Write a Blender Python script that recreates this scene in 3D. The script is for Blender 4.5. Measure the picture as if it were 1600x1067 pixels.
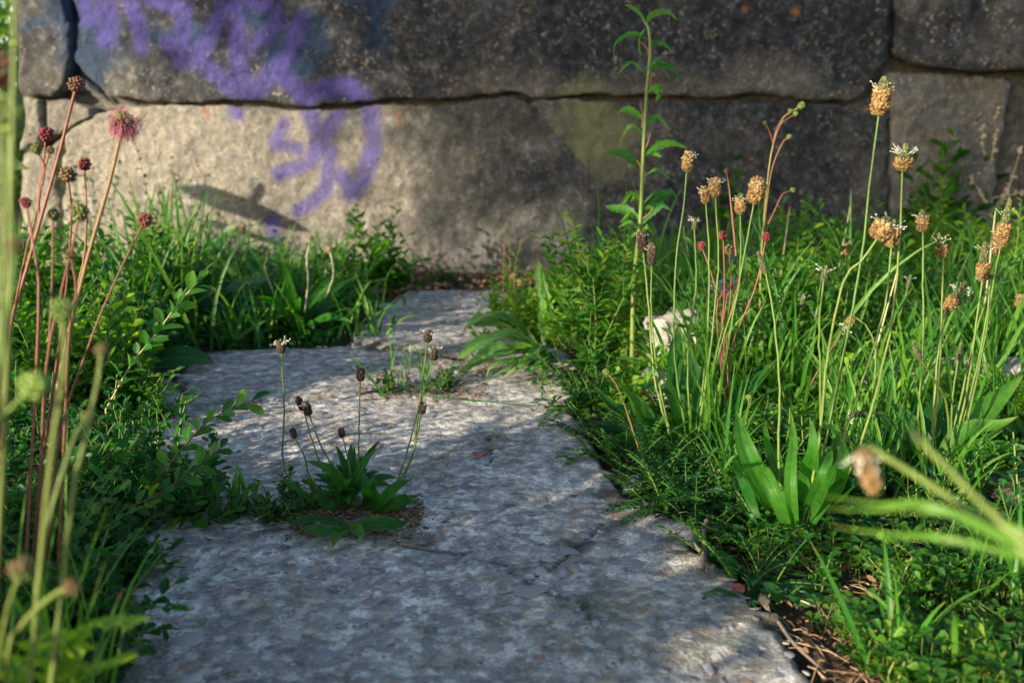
import bpy, bmesh, math, random
import numpy as np
from mathutils import Vector, Matrix
random.seed(7); rng = np.random.default_rng(11)
R = math.radians
SC = bpy.context.scene
COL = SC.collection
for o in list(bpy.data.objects): bpy.data.objects.remove(o)

# ------------------------------------------------------------------ camera
CH, PITCH, FPX = 0.32, R(12.0), 1555.6
cam = bpy.data.cameras.new('camera'); camo = bpy.data.objects.new('camera', cam); COL.objects.link(camo)
cam.lens = 35; cam.sensor_width = 36; cam.clip_start = 0.02; cam.clip_end = 400
camo.location = (0, 0, CH); camo.rotation_euler = (R(90) - PITCH, 0, 0)
cam.dof.use_dof = True; cam.dof.focus_distance = 0.86; cam.dof.aperture_fstop = 8.0
SC.camera = camo
# ------------------------------------------------------------------ sky and sun
SUN_AZ, SUN_EL = R(-46), R(14.5)         # low evening sun from behind on the left
TRAV = Vector((math.sin(-SUN_AZ) * math.cos(SUN_EL), math.cos(SUN_AZ) * math.cos(SUN_EL), -math.sin(SUN_EL)))
w = bpy.data.worlds.new('World'); SC.world = w; w.use_nodes = True
nt = w.node_tree; nt.nodes.clear()
sky = nt.nodes.new('ShaderNodeTexSky'); sky.sky_type = 'NISHITA'; sky.sun_disc = False
sky.sun_elevation = SUN_EL
sd = -TRAV
sky.sun_rotation = math.atan2(sd.x, sd.y)
bg = nt.nodes.new('ShaderNodeBackground'); bg.inputs[1].default_value = 0.14
ow = nt.nodes.new('ShaderNodeOutputWorld')
nt.links.new(sky.outputs[0], bg.inputs[0]); nt.links.new(bg.outputs[0], ow.inputs[0])
sl = bpy.data.lights.new('sun', 'SUN'); slo = bpy.data.objects.new('sun', sl); COL.objects.link(slo)
sl.energy = 5.0; sl.angle = R(0.6); sl.color = (1.0, 0.87, 0.67)
slo.location = (-3, -3, 3); slo.rotation_euler = TRAV.to_track_quat('-Z', 'Y').to_euler()
SC.view_settings.view_transform = 'Standard'; SC.view_settings.look = 'None'
SC.view_settings.exposure = 1.4; SC.view_settings.gamma = 1.0
SC.view_settings.use_curve_mapping = False
SC.render.engine = 'CYCLES'
SC.cycles.max_bounces = 8; SC.cycles.transparent_max_bounces = 8

# ------------------------------------------------------------------ helpers: places
def ray(px, py):
    dx = (px - 800) / FPX; dy = (533.5 - py) / FPX
    return np.array([dx, math.cos(PITCH) + dy * math.sin(PITCH), -math.sin(PITCH) + dy * math.cos(PITCH)])
def G(px, py, z=0.0):
    d = ray(px, py); t = (CH - z) / -d[2]
    return np.array([d[0] * t, d[1] * t, z])
def P(px, py, Y):
    d = ray(px, py); t = Y / d[1]
    return np.array([d[0] * t, Y, CH + d[2] * t])
WY = 2.22
def WP(px, py):
    p = P(px, py, WY); return p[0], p[2]

# ------------------------------------------------------------------ helpers: noise
def _h(ix, iy, iz, seed):
    n = (ix.astype(np.int64) * 374761393 + iy.astype(np.int64) * 668265263 + iz.astype(np.int64) * 2147483647 + seed * 974634777) & 0xffffffff
    n = ((n ^ (n >> 13)) * 1274126177) & 0xffffffff
    return ((n ^ (n >> 16)) & 0xffff) / 65535.0
def vn(x, y, z=None, seed=0):
    x = np.asarray(x, float); y = np.asarray(y, float)
    z = np.zeros_like(x) if z is None else np.asarray(z, float)
    ix, iy, iz = np.floor(x), np.floor(y), np.floor(z)
    fx, fy, fz = x - ix, y - iy, z - iz
    fx, fy, fz = [f * f * (3 - 2 * f) for f in (fx, fy, fz)]
    r = 0
    for a in (0, 1):
        for b in (0, 1):
            for c in (0, 1):
                r = r + _h(ix + a, iy + b, iz + c, seed) * (fx if a else 1 - fx) * (fy if b else 1 - fy) * (fz if c else 1 - fz)
    return r * 2 - 1
def fbm(x, y, z=None, o=4, seed=0, g=0.5):
    s = 0; a = 1; k = 1
    for i in range(o):
        s = s + a * vn(np.asarray(x) * k, np.asarray(y) * k, None if z is None else np.asarray(z) * k, seed + i * 17)
        a *= g; k *= 2.03
    return s
def seg_dist(X, Y, pts):
    d = np.full(X.shape, 1e9)
    for (x0, y0), (x1, y1) in zip(pts[:-1], pts[1:]):
        vx, vy = x1 - x0, y1 - y0; L = vx * vx + vy * vy + 1e-12
        t = np.clip(((X - x0) * vx + (Y - y0) * vy) / L, 0, 1)
        d = np.minimum(d, np.hypot(X - x0 - t * vx, Y - y0 - t * vy))
    return d
def poly_sd(X, Y, pts):            # positive inside
    d = seg_dist(X, Y, list(pts) + [pts[0]])
    ins = np.zeros(X.shape, bool); n = len(pts)
    for i in range(n):
        x0, y0 = pts[i]; x1, y1 = pts[(i + 1) % n]
        c = ((y0 > Y) != (y1 > Y)) & (X < (x1 - x0) * (Y - y0) / (y1 - y0 + 1e-12) + x0)
        ins ^= c
    return np.where(ins, d, -d)

# ------------------------------------------------------------------ helpers: meshes
def unit(v): return v / (np.linalg.norm(v, axis=-1, keepdims=True) + 1e-12)
def spline(pts, n):
    p = np.array(pts, float)
    if len(p) == 2: return p[0] + (p[1] - p[0]) * np.linspace(0, 1, n)[:, None]
    q = np.vstack([2 * p[0] - p[1], p, 2 * p[-1] - p[-2]])
    seg = np.linalg.norm(np.diff(p, axis=0), axis=1); cum = np.r_[0, np.cumsum(seg)]
    out = []
    for s in np.linspace(0, cum[-1], n):
        i = min(np.searchsorted(cum, s, 'right') - 1, len(seg) - 1); t = (s - cum[i]) / (seg[i] + 1e-12)
        a, b, c, d = q[i], q[i + 1], q[i + 2], q[i + 3]
        out.append(.5 * ((2 * b) + (c - a) * t + (2 * a - 5 * b + 4 * c - d) * t * t + (3 * b - a - 3 * c + d) * t ** 3))
    return np.array(out)
OCT_V = np.array([[0, 0, 0], [.5, 0, .45], [0, .5, .45], [-.5, 0, .45], [0, -.5, .45], [0, 0, 1]], float)
OCT_F = np.array([[0, 2, 1], [0, 3, 2], [0, 4, 3], [0, 1, 4], [5, 1, 2], [5, 2, 3], [5, 3, 4], [5, 4, 1]])
# leaf templates: x across (-1..1), y along 0..1, z up ; fan from centre
def leaf_tpl(kind):
    if kind == 'oval':   o = [(0, 0), (.62, .22), (1, .52), (.72, .84), (0, 1), (-.72, .84), (-1, .52), (-.62, .22)]
    elif kind == 'ob':   o = [(0, 0), (.35, .3), (.85, .62), (.8, .9), (0, 1), (-.8, .9), (-.85, .62), (-.35, .3)]
    elif kind == 'lance': o = [(0, 0), (.6, .2), (.95, .42), (.6, .75), (0, 1), (-.6, .75), (-.95, .42), (-.6, .2)]
    elif kind == 'tooth': o = [(0, 0), (.8, .15), (.6, .3), (1, .45), (.7, .58), (.8, .8), (0, 1), (-.8, .8), (-.7, .58), (-1, .45), (-.6, .3), (-.8, .15)]
    V = [(0, .5, -.12)] + [(x, y, .18 * abs(x) - .12 * (y - .5) ** 2 * 2) for x, y in o]
    n = len(o); F = [(0, 1 + i, 1 + (i + 1) % n) for i in range(n)]
    return np.array(V, float), np.array(F)
TPL = {k: leaf_tpl(k) for k in ('oval', 'ob', 'lance', 'tooth')}
class MB:
    def __init__(s): s.V = []; s.T = []; s.M3 = []; s.Q = []; s.MQ = []; s.A = []; s.n = 0
    def add(s, V, F, A, mat=0):
        V = np.asarray(V, float); F = np.asarray(F, int)
        A = np.asarray(A, float)
        if A.ndim == 0: A = np.stack([np.full(len(V), float(A)), np.zeros(len(V)), np.zeros(len(V))], 1)
        s.V.append(V); s.A.append(A)
        if F.shape[1] == 3: s.T.append(F + s.n); s.M3.append(np.full(len(F), mat))
        else: s.Q.append(F + s.n); s.MQ.append(np.full(len(F), mat))
        s.n += len(V)
    def batch(s, tv, tf, P_, X, Y, Z, sx, sy, sz, tint, mat=0, uv=None):
        n = len(P_)
        if n == 0: return
        sx, sy, sz = [np.broadcast_to(np.asarray(k, float), (n,)) for k in (sx, sy, sz)]
        V = P_[:, None, :] + X[:, None, :] * (tv[None, :, 0] * sx[:, None])[..., None] + Y[:, None, :] * (tv[None, :, 1] * sy[:, None])[..., None] + Z[:, None, :] * (tv[None, :, 2] * sz[:, None])[..., None]
        F = tf[None] + (np.arange(n) * len(tv))[:, None, None]
        A = np.zeros((n, len(tv), 3)); A[..., 0] = np.broadcast_to(np.asarray(tint, float), (n,))[:, None]; A[..., 1] = tv[:, 0]; A[..., 2] = tv[:, 1]
        s.add(V.reshape(-1, 3), F.reshape(-1, tf.shape[1]), A.reshape(-1, 3), mat)
    def leaves(s, P_, D, L, W, tint, kind='oval', roll=0.5, mat=0):
        """D leaf directions; up side stays roughly upward with random roll"""
        n = len(P_)
        if n == 0: return
        D = unit(D); up = np.array([0, 0, 1.]) + rng.normal(0, roll * .6, (n, 3))
        X = unit(np.cross(D, up)); Z = np.cross(X, D)
        L = np.broadcast_to(np.asarray(L, float), (n,)); W = np.broadcast_to(np.asarray(W, float), (n,))
        s.batch(*TPL[kind], P_, X, D, Z, W * .5, L, L * .8, tint, mat)
    def tube(s, pts, r0, r1=None, tint=.5, mat=0, k=5, r_fun=None):
        pts = np.asarray(pts, float); n = len(pts); r1 = r0 if r1 is None else r1
        rr = np.linspace(r0, r1, n) if r_fun is None else r_fun(np.linspace(0, 1, n))
        T = unit(np.gradient(pts, axis=0)); ref = np.array([0.3, .2, 1.]) if abs(T[0][2]) < .9 else np.array([1., .1, 0])
        X = unit(np.cross(T, ref)); Y = np.cross(T, X)
        a = np.arange(k) * 2 * math.pi / k
        V = pts[:, None] + rr[:, None, None] * (np.cos(a)[None, :, None] * X[:, None] + np.sin(a)[None, :, None] * Y[:, None])
        i = np.arange(n - 1)[:, None]; j = np.arange(k)[None]
        F = np.stack([i * k + j, i * k + (j + 1) % k, (i + 1) * k + (j + 1) % k, (i + 1) * k + j], -1).reshape(-1, 4)
        A = np.zeros((n, k, 3)); A[..., 0] = tint; A[..., 2] = np.linspace(0, 1, n)[:, None]
        s.add(V.reshape(-1, 3), F, A.reshape(-1, 3), mat)
    def ribbon(s, pts, W, tint, side=None, fold=.25, nu=5, prof=None, wave=0, mat=0, ribs=0, teeth=0):
        pts = np.asarray(pts, float); n = len(pts); t = np.linspace(0, 1, n)
        T = unit(np.gradient(pts, axis=0))
        if side is None: side = np.cross(T, np.array([rng.uniform(-.35, .35), rng.uniform(-.9, .1), .75])) if W > .0015 else np.cross(T, np.array([0, 0, 1.])) ; side = np.where(np.linalg.norm(side, axis=1, keepdims=True) < .05, np.array([[1., 0, 0]]), side)
        S = unit(np.broadcast_to(side, T.shape) - T * np.sum(np.broadcast_to(side, T.shape) * T, 1, keepdims=True)); N = np.cross(S, T)
        wd = W * (prof(t) if prof is not None else np.sin(np.pi * np.clip(t, .02, .995)) ** .6)
        u = np.linspace(-1, 1, nu)
        ed = np.ones((n, nu))
        if teeth: ed[1::2, 0] *= (1 - teeth); ed[1::2, -1] *= (1 - teeth)
        hz = fold * np.abs(u)[None] * wd[:, None] + (ribs * np.abs(np.sin(u * math.pi * 1.5))[None] * wd[:, None] if ribs else 0)
        hz = hz + wave * np.sin(t * 11 + tint * 9)[:, None] * (u ** 2)[None] * wd[:, None] * np.sign(u)[None]
        V = pts[:, None] + S[:, None] * (u[None] * ed * wd[:, None])[..., None] + N[:, None] * hz[..., None]
        i = np.arange(n - 1)[:, None]; j = np.arange(nu - 1)[None]
        F = np.stack([i * nu + j, i * nu + j + 1, (i + 1) * nu + j + 1, (i + 1) * nu + j], -1).reshape(-1, 4)
        A = np.zeros((n, nu, 3)); A[..., 0] = tint; A[..., 1] = u[None]; A[..., 2] = t[:, None]
        s.add(V.reshape(-1, 3), F, A.reshape(-1, 3), mat)
    def build(s, name, mats, parent=None, origin=(0, 0, 0), smooth=True):
        me = bpy.data.meshes.new(name)
        V = np.concatenate(s.V) - np.asarray(origin, float); A = np.concatenate(s.A)
        T = np.concatenate(s.T) if s.T else np.zeros((0, 3), int); Q = np.concatenate(s.Q) if s.Q else np.zeros((0, 4), int)
        nT, nQ = len(T), len(Q)
        me.vertices.add(len(V)); me.vertices.foreach_set('co', V.ravel().astype(np.float32))
        me.loops.add(nT * 3 + nQ * 4); me.loops.foreach_set('vertex_index', np.r_[T.ravel(), Q.ravel()].astype(np.int32))
        me.polygons.add(nT + nQ)
        me.polygons.foreach_set('loop_start', np.r_[np.arange(nT) * 3, nT * 3 + np.arange(nQ) * 4].astype(np.int32))
        me.polygons.foreach_set('material_index', np.r_[np.concatenate(s.M3) if s.M3 else np.zeros(0), np.concatenate(s.MQ) if s.MQ else np.zeros(0)].astype(np.int32))
        me.polygons.foreach_set('use_smooth', np.full(nT + nQ, smooth))
        at = me.attributes.new('luv', 'FLOAT_VECTOR', 'POINT'); at.data.foreach_set('vector', A.ravel().astype(np.float32))
        me.update(calc_edges=True)
        for m in (mats if isinstance(mats, (list, tuple)) else [mats]): me.materials.append(m)
        o = bpy.data.objects.new(name, me); COL.objects.link(o)
        if parent is not None: o.parent = parent
        else: o.location = Vector([float(c) for c in origin])
        return o
def thing(name, label, cat, loc, group=None):
    o = bpy.data.objects.new(name, None); COL.objects.link(o); o.location = [float(c) for c in loc]
    o.empty_display_size = .02; o['label'] = label; o['category'] = cat
    if group: o['group'] = group
    return o
def tag(o, label, cat, group=None, kind=None):
    if label: o['label'] = label
    if cat: o['category'] = cat
    if group: o['group'] = group
    if kind: o['kind'] = kind
    return o
def stuff(o): o['kind'] = 'stuff'; return o

# ------------------------------------------------------------------ materials
class NT:
    def __init__(s, name):
        s.m = bpy.data.materials.new(name); s.m.use_nodes = True; s.t = s.m.node_tree; s.t.nodes.clear()
        s.out = s.n('ShaderNodeOutputMaterial')
    def n(s, ty, **k):
        x = s.t.nodes.new(ty)
        for a, b in k.items(): setattr(x, a, b)
        return x
    def l(s, a, b): s.t.links.new(a, b)
    def coord(s): return s.n('ShaderNodeTexCoord').outputs['Object']
    def noise(s, scale, detail=4, rough=.55, vec=None, dist=0):
        x = s.n('ShaderNodeTexNoise'); x.inputs['Scale'].default_value = scale; x.inputs['Detail'].default_value = detail
        x.inputs['Roughness'].default_value = rough; x.inputs['Distortion'].default_value = dist
        if vec is not None: s.l(vec, x.inputs['Vector'])
        return x.outputs['Fac']
    def vor(s, scale, vec=None, feat='F1', out='Distance'):
        x = s.n('ShaderNodeTexVoronoi'); x.feature = feat; x.inputs['Scale'].default_value = scale
        if vec is not None: s.l(vec, x.inputs['Vector'])
        return x.outputs[out]
    def ramp(s, fac, stops, inter='LINEAR'):
        x = s.n('ShaderNodeValToRGB'); x.color_ramp.interpolation = inter; e = x.color_ramp.elements
        while len(e) < len(stops): e.new(.5)
        for i, (p, c) in enumerate(stops):
            e[i].position = p; e[i].color = (c, c, c, 1) if isinstance(c, (int, float)) else (*c, 1)
        s.l(fac, x.inputs[0]); return x.outputs[0]
    def mix(s, fac, a, b, mode='MIX'):
        x = s.n('ShaderNodeMix'); x.data_type = 'RGBA'; x.blend_type = mode
        for v, i in ((fac, 0), (a, 6), (b, 7)):
            if isinstance(v, (int, float)): x.inputs[i].default_value = v
            elif isinstance(v, tuple): x.inputs[i].default_value = (*v, 1)
            else: s.l(v, x.inputs[i])
        return x.outputs[2]
    def math(s, op, a, b=0.0, clamp=False):
        x = s.n('ShaderNodeMath', operation=op); x.use_clamp = clamp
        for v, i in ((a, 0), (b, 1)):
            if isinstance(v, (int, float)): x.inputs[i].default_value = v
            else: s.l(v, x.inputs[i])
        return x.outputs[0]
    def attr(s, name='luv'):
        a = s.n('ShaderNodeAttribute'); a.attribute_name = name
        x = s.n('ShaderNodeSeparateXYZ'); s.l(a.outputs['Vector'], x.inputs[0]); return x.outputs
    def bump(s, h, strength, dist, prev=None):
        x = s.n('ShaderNodeBump'); x.inputs['Strength'].default_value = strength; x.inputs['Distance'].default_value = dist
        s.l(h, x.inputs['Height'])
        if prev is not None: s.l(prev, x.inputs['Normal'])
        return x.outputs[0]
    def bsdf(s, col, rough=.6, spec=.5, normal=None, trans=0, tcol=None):
        b = s.n('ShaderNodeBsdfPrincipled')
        if isinstance(col, tuple): b.inputs['Base Color'].default_value = (*col, 1)
        else: s.l(col, b.inputs['Base Color'])
        if isinstance(rough, (int, float)): b.inputs['Roughness'].default_value = rough
        else: s.l(rough, b.inputs['Roughness'])
        b.inputs['Specular IOR Level'].default_value = spec
        if normal is not None: s.l(normal, b.inputs['Normal'])
        res = b.outputs[0]
        if trans:
            t = s.n('ShaderNodeBsdfTranslucent')
            if tcol is None: tcol = col
            if isinstance(tcol, tuple): t.inputs[0].default_value = (*tcol, 1)
            else: s.l(tcol, t.inputs[0])
            if normal is not None: s.l(normal, t.inputs['Normal'])
            m = s.n('ShaderNodeMixShader'); m.inputs[0].default_value = trans; s.l(res, m.inputs[1]); s.l(t.outputs[0], m.inputs[2]); res = m.outputs[0]
        s.l(res, s.out.inputs[0]); return s.m
def leaf_mat(name, cols, ribs=0, trans=.46, rough=.5, spec=.28, bumps=.3, tbright=3.0):
    t = NT(name); a = t.attr(); co = t.coord()
    c = t.ramp(a[0], [(i / (len(cols) - 1), k) for i, k in enumerate(cols)])
    nz = t.noise(180, 3, .6, co); c = t.mix(.35, c, t.ramp(nz, [(.3, .45), (.7, 1.45)]), 'MULTIPLY')
    big = t.noise(35, 2, .5, co); c = t.mix(t.ramp(big, [(.55, 0.), (.75, .35)]), c, (.10, .14, .015))
    au = t.math('ABSOLUTE', a[1]); rib = t.ramp(au, [(0.0, 1.), (.07, 0.)])
    h = nz
    if ribs:
        s_ = t.math('ABSOLUTE', t.math('SINE', t.math('MULTIPLY', a[1], math.pi * ribs)))
        rb = t.ramp(s_, [(0, 1.), (.3, 0.)])
        c = t.mix(t.math('MULTIPLY', rb, .3), c, tuple(min(1, k * 1.9) for k in cols[-1])); h = t.math('SUBTRACT', nz, t.math('MULTIPLY', rb, 1.2))
    else:
        c = t.mix(t.math('MULTIPLY', rib, .45), c, tuple(min(1, k * 1.7) for k in cols[-1]))
    tipn = t.math('MULTIPLY', t.ramp(a[2], [(.86, 0.), (1., 1.)]), t.ramp(nz, [(.4, 0.), (.6, 1.)])); c = t.mix(t.math('MULTIPLY', tipn, .7), c, (.20, .15, .04))
    spt = t.ramp(t.noise(420, 2, .5, co), [(.68, 0.), (.72, .5)]); c = t.mix(spt, c, (.10, .075, .03))
    nrm = t.bump(h, bumps, .0012)
    tc = t.mix(1.0, c, (tbright * 1.15, tbright, tbright * .35), 'MULTIPLY')
    return t.bsdf(c, rough, spec, nrm, trans, tc)
M = {}
M['plantain'] = leaf_mat('plantain_leaf', [(.007, .06, .010), (.020, .11, .012), (.06, .18, .018)], ribs=2.5, trans=.48, rough=.5)
M['herb'] = leaf_mat('herb_leaf', [(.007, .055, .008), (.022, .11, .012), (.07, .18, .018)])
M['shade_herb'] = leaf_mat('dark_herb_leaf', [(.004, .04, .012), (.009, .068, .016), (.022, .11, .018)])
M['lime'] = leaf_mat('lime_leaf', [(.035, .13, .010), (.085, .21, .016), (.17, .28, .028)])
M['grass'] = leaf_mat('grass_blade', [(.014, .08, .010), (.035, .14, .014), (.09, .20, .025)], trans=.4, rough=.42)
M['broad'] = leaf_mat('broad_leaf', [(.005, .05, .018), (.014, .085, .024), (.06, .16, .045)], trans=.3)
M['palebroad'] = leaf_mat('hairy_leaf', [(.03, .11, .02), (.06, .17, .04), (.13, .24, .08)], trans=.35)
M['tree'] = leaf_mat('tree_leaf', [(.03, .08, .012), (.06, .13, .02), (.1, .18, .03)])
def plain(name, cols, rough=.6, trans=0, scale=250, spec=.3, bump=.4, tc=None):
    t = NT(name); a = t.attr(); co = t.coord(); c = t.ramp(a[0], [(i / max(1, len(cols) - 1), k) for i, k in enumerate(cols)])
    nz = t.noise(scale, 4, .6, co); c = t.mix(.5, c, t.ramp(nz, [(.3, .5), (.7, 1.4)]), 'MULTIPLY')
    return t.bsdf(c, rough, spec, t.bump(nz, bump, .001), trans, tc)
M['stem'] = plain('green_stem', [(.04, .095, .014), (.085, .14, .022), (.15, .18, .045)], .5)
M['redstem'] = plain('red_stem', [(.085, .04, .02), (.21, .075, .05), (.15, .15, .035)], .5)
M['drystem'] = plain('dry_stem', [(.3, .24, .13), (.42, .34, .2), (.5, .42, .28)], .7)
M['bract'] = plain('brown_bract', [(.09, .052, .018), (.31, .20, .075), (.56, .42, .22)], .6, .25, 900, tc=(.55, .3, .1))
M['cone'] = plain('green_cone', [(.03, .035, .015), (.07, .09, .03), (.15, .17, .06)], .6, 0, 900)
M['darkbract'] = plain('dark_bract', [(.02, .014, .012), (.06, .038, .022), (.13, .08, .04)], .7, 0, 900)
M['anther'] = plain('white_anther', [(.75, .72, .6), (.85, .83, .74)], .6, .2, tc=(.8, .75, .6))
M['burnet'] = plain('burnet_head', [(.17, .27, .05), (.09, .11, .03), (.16, .055, .035), (.17, .02, .028)], .5, 0, 700)
M['pink'] = plain('pink_filament', [(.33, .07, .13), (.5, .2, .24)], .5, .3, tc=(.7, .2, .3))
M['dryleaf'] = plain('dry_leaf', [(.1, .055, .03), (.3, .18, .1), (.5, .38, .22)], .75, .1, 200)
M['twig'] = plain('twig_bark', [(.05, .04, .035), (.14, .11, .09), (.22, .18, .14)], .85, 0, 300, bump=1)
def rock_mat(name, c0, c1, scale=60, rough=.85, spk=.3):
    t = NT(name); co = t.coord(); n1 = t.noise(scale, 8, .65, co); n2 = t.noise(scale * .25, 4, .6, co)
    c = t.ramp(n1, [(.3, c0), (.7, c1)]); c = t.mix(.5, c, t.ramp(n2, [(.3, .55), (.7, 1.25)]), 'MULTIPLY')
    sp = t.ramp(t.noise(scale * 7, 2, .5, co), [(.62, 0.), (.7, 1.)]); c = t.mix(t.math('MULTIPLY', sp, spk), c, (.75, .72, .65))
    return t.bsdf(c, rough, .25, t.bump(n1, .8, .004))
M['palerock'] = rock_mat('pale_rock', (.09, .083, .075), (.38, .35, .31), 45, spk=.1)
M['greyrock'] = rock_mat('grey_rock', (.13, .13, .14), (.34, .33, .34))
M['darkrock'] = rock_mat('dark_rock', (.02, .017, .015), (.07, .06, .05), 110, spk=.05)
M['brick'] = rock_mat('brick_chip', (.18, .05, .03), (.34, .12, .08), 150)
M['tan'] = rock_mat('tan_pebble', (.38, .22, .08), (.55, .38, .18), 120)

# concrete of the path: warm cement, fine sand, dark worn dips
def concrete():
    t = NT('worn_concrete'); a = t.attr(); co = t.coord()
    n1 = t.noise(9, 6, .62, co); n2 = t.noise(70, 6, .68, co); n3 = t.noise(420, 4, .7, co)
    c = t.ramp(n2, [(.32, (.13, .122, .115)), (.5, (.37, .345, .31)), (.63, (.74, .70, .64))])
    c = t.mix(.45, c, t.ramp(n1, [(.38, .5), (.62, 1.25)]), 'MULTIPLY')
    n4 = t.noise(28, 5, .7, co); c = t.mix(.45, c, t.ramp(n4, [(.38, .45), (.6, 1.2)]), 'MULTIPLY')
    c = t.mix(.6, c, t.ramp(n3, [(.3, .42), (.7, 1.4)]), 'MULTIPLY'); n5 = t.noise(1100, 3, .7, co); c = t.mix(.6, c, t.ramp(n5, [(.32, .45), (.66, 1.45)]), 'MULTIPLY')
    vc = t.vor(95, co, 'F1', 'Color'); vd = t.vor(95, co); sx = t.n('ShaderNodeSeparateXYZ'); t.l(vc, sx.inputs[0])
    peb = t.math('MULTIPLY', t.ramp(vd, [(.30, 1.), (.40, 0.)]), t.ramp(sx.outputs[0], [(.52, 0.), (.56, 1.)]))
    pc = t.ramp(sx.outputs[1], [(0, (.13, .125, .15)), (.3, (.24, .22, .26)), (.5, (.30, .27, .24)), (.72, (.34, .17, .10)), (.78, (.45, .40, .30)), (.95, (.5, .48, .45))])
    c = t.mix(t.math('MULTIPLY', peb, .85), c, pc)
    vc2 = t.vor(210, co, 'F1', 'Color'); vd2 = t.vor(210, co); sx2 = t.n('ShaderNodeSeparateXYZ'); t.l(vc2, sx2.inputs[0])
    peb2 = t.math('MULTIPLY', t.ramp(vd2, [(.3, 1.), (.42, 0.)]), t.ramp(sx2.outputs[0], [(.6, 0.), (.64, 1.)]))
    pc2 = t.ramp(sx2.outputs[1], [(0, (.07, .065, .07)), (.4, (.25, .23, .25)), (.7, (.42, .3, .18)), (.85, (.5, .47, .43))])
    c = t.mix(t.math('MULTIPLY', peb2, .8), c, pc2)
    c = t.mix(a[1], c, (.035, .028, .02))          # dirt in cracks and along the edges
    c = t.mix(t.math('MULTIPLY', a[2], .5), c, (.10, .11, .05))
    h = t.math('ADD', t.math('MULTIPLY', n2, 1.3), t.math('MULTIPLY', n3, .8)); h = t.math('ADD', h, t.math('MULTIPLY', peb, .25))
    return t.bsdf(c, .85, .3, t.bump(h, .9, .0035))
M['concrete'] = concrete()
def chipmat():
    t = NT('aggregate_chip'); a = t.attr(); co = t.coord(); oi = t.n('ShaderNodeObjectInfo')
    f = t.math('FRACT', t.math('ADD', a[0], oi.outputs['Random']))
    c = t.ramp(f, [(0, (.08, .075, .10)), (.25, (.14, .125, .165)), (.5, (.26, .24, .28)), (.66, (.17, .16, .17)), (.78, (.34, .30, .26)), (.90, (.28, .14, .09)), (.985, (.42, .40, .38))], 'CONSTANT')
    n = t.noise(300, 5, .65, co); c = t.mix(.6, c, t.ramp(n, [(.3, .5), (.7, 1.4)]), 'MULTIPLY')
    dn = t.noise(60, 4, .6, co); c = t.mix(t.ramp(dn, [(.44, 0.), (.56, .85)]), c, (.36, .34, .30))
    return t.bsdf(c, .7, .35, t.bump(n, .5, .0015))
M['chip'] = chipmat()
def soil():
    t = NT('dark_soil'); co = t.coord(); n1 = t.noise(14, 6, .6, co); n2 = t.noise(160, 6, .7, co)
    c = t.ramp(n2, [(.3, (.018, .012, .008)), (.55, (.065, .045, .03)), (.72, (.16, .12, .085))])
    c = t.mix(.5, c, t.ramp(n1, [(.35, .5), (.65, 1.4)]), 'MULTIPLY')
    return t.bsdf(c, .95, .15, t.bump(n2, 1, .006))
M['soil'] = soil()
def wallmat():
    t = NT('weathered_stone'); a = t.attr(); b = t.attr('paint'); co = t.coord()
    n1 = t.noise(5, 6, .6, co); n2 = t.noise(45, 7, .68, co); n3 = t.noise(170, 5, .75, co)
    clean = t.ramp(n2, [(.26, (.17, .155, .13)), (.5, (.24, .215, .175)), (.72, (.38, .345, .285))])
    soot_shade = t.ramp(n2, [(.3, (.005, .006, .008)), (.5, (.021, .024, .030)), (.7, (.08, .088, .10))])  # dark cool tone, shared by real soot and the painted shade
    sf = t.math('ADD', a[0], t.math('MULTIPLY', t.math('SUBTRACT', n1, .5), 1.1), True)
    c = t.mix(sf, clean, soot_shade)
    c = t.mix(.7, c, t.ramp(n3, [(.32, .35), (.66, 1.55)]), 'MULTIPLY')
    # pale aggregate showing through
    vc = t.vor(85, co, 'F1', 'Color'); vd = t.vor(85, co); sx = t.n('ShaderNodeSeparateXYZ'); t.l(vc, sx.inputs[0])
    peb = t.math('MULTIPLY', t.ramp(t.noise(110, 3, .6, co), [(.56, 0.), (.63, 1.)]), t.ramp(t.noise(16, 3, .6, co), [(.42, 0.), (.58, 1.)]))
    pc = t.ramp(sx.outputs[1], [(0, (.2, .18, .17)), (.4, (.42, .36, .3)), (.7, (.6, .55, .5)), (.9, (.38, .14, .08))])
    c = t.mix(t.math('MULTIPLY', peb, a[1]), c, pc)
    wv = t.ramp(t.vor(190, co), [(.1, 1.), (.2, 0.)]); wv = t.math('MULTIPLY', wv, t.ramp(t.noise(45, 4, .7, co), [(.56, 0.), (.62, 1.)]))
    c = t.mix(t.math('MULTIPLY', wv, .25), c, (.62, .7, .66))
    worn = t.math('MULTIPLY', t.ramp(n3, [(.32, .25), (.55, 1.)]), t.ramp(n2, [(.34, .6), (.5, 1.)]))
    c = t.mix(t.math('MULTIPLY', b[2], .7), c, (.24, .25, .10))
    c = t.mix(t.math('MULTIPLY', t.math('MULTIPLY', b[1], worn), .85), c, (.012, .04, .10))
    pur = t.mix(t.math('SUBTRACT', n1, .1), (.045, .035, .20), (.10, .078, .28))
    c = t.mix(t.math('MULTIPLY', t.math('MULTIPLY', b[0], worn), .95), c, pur)
    c = t.mix(a[2], c, (.30, .12, .03))
    h = t.math('ADD', t.math('MULTIPLY', n2, 1.0), t.math('MULTIPLY', n3, .7)); h = t.math('ADD', h, t.math('MULTIPLY', peb, t.math('MULTIPLY', a[1], .4)))
    return t.bsdf(c, .8, .3, t.bump(h, .9, .011))
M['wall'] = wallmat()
M['mortar'] = rock_mat('dirty_mortar', (.02, .018, .015), (.09, .08, .065), 80)

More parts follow.
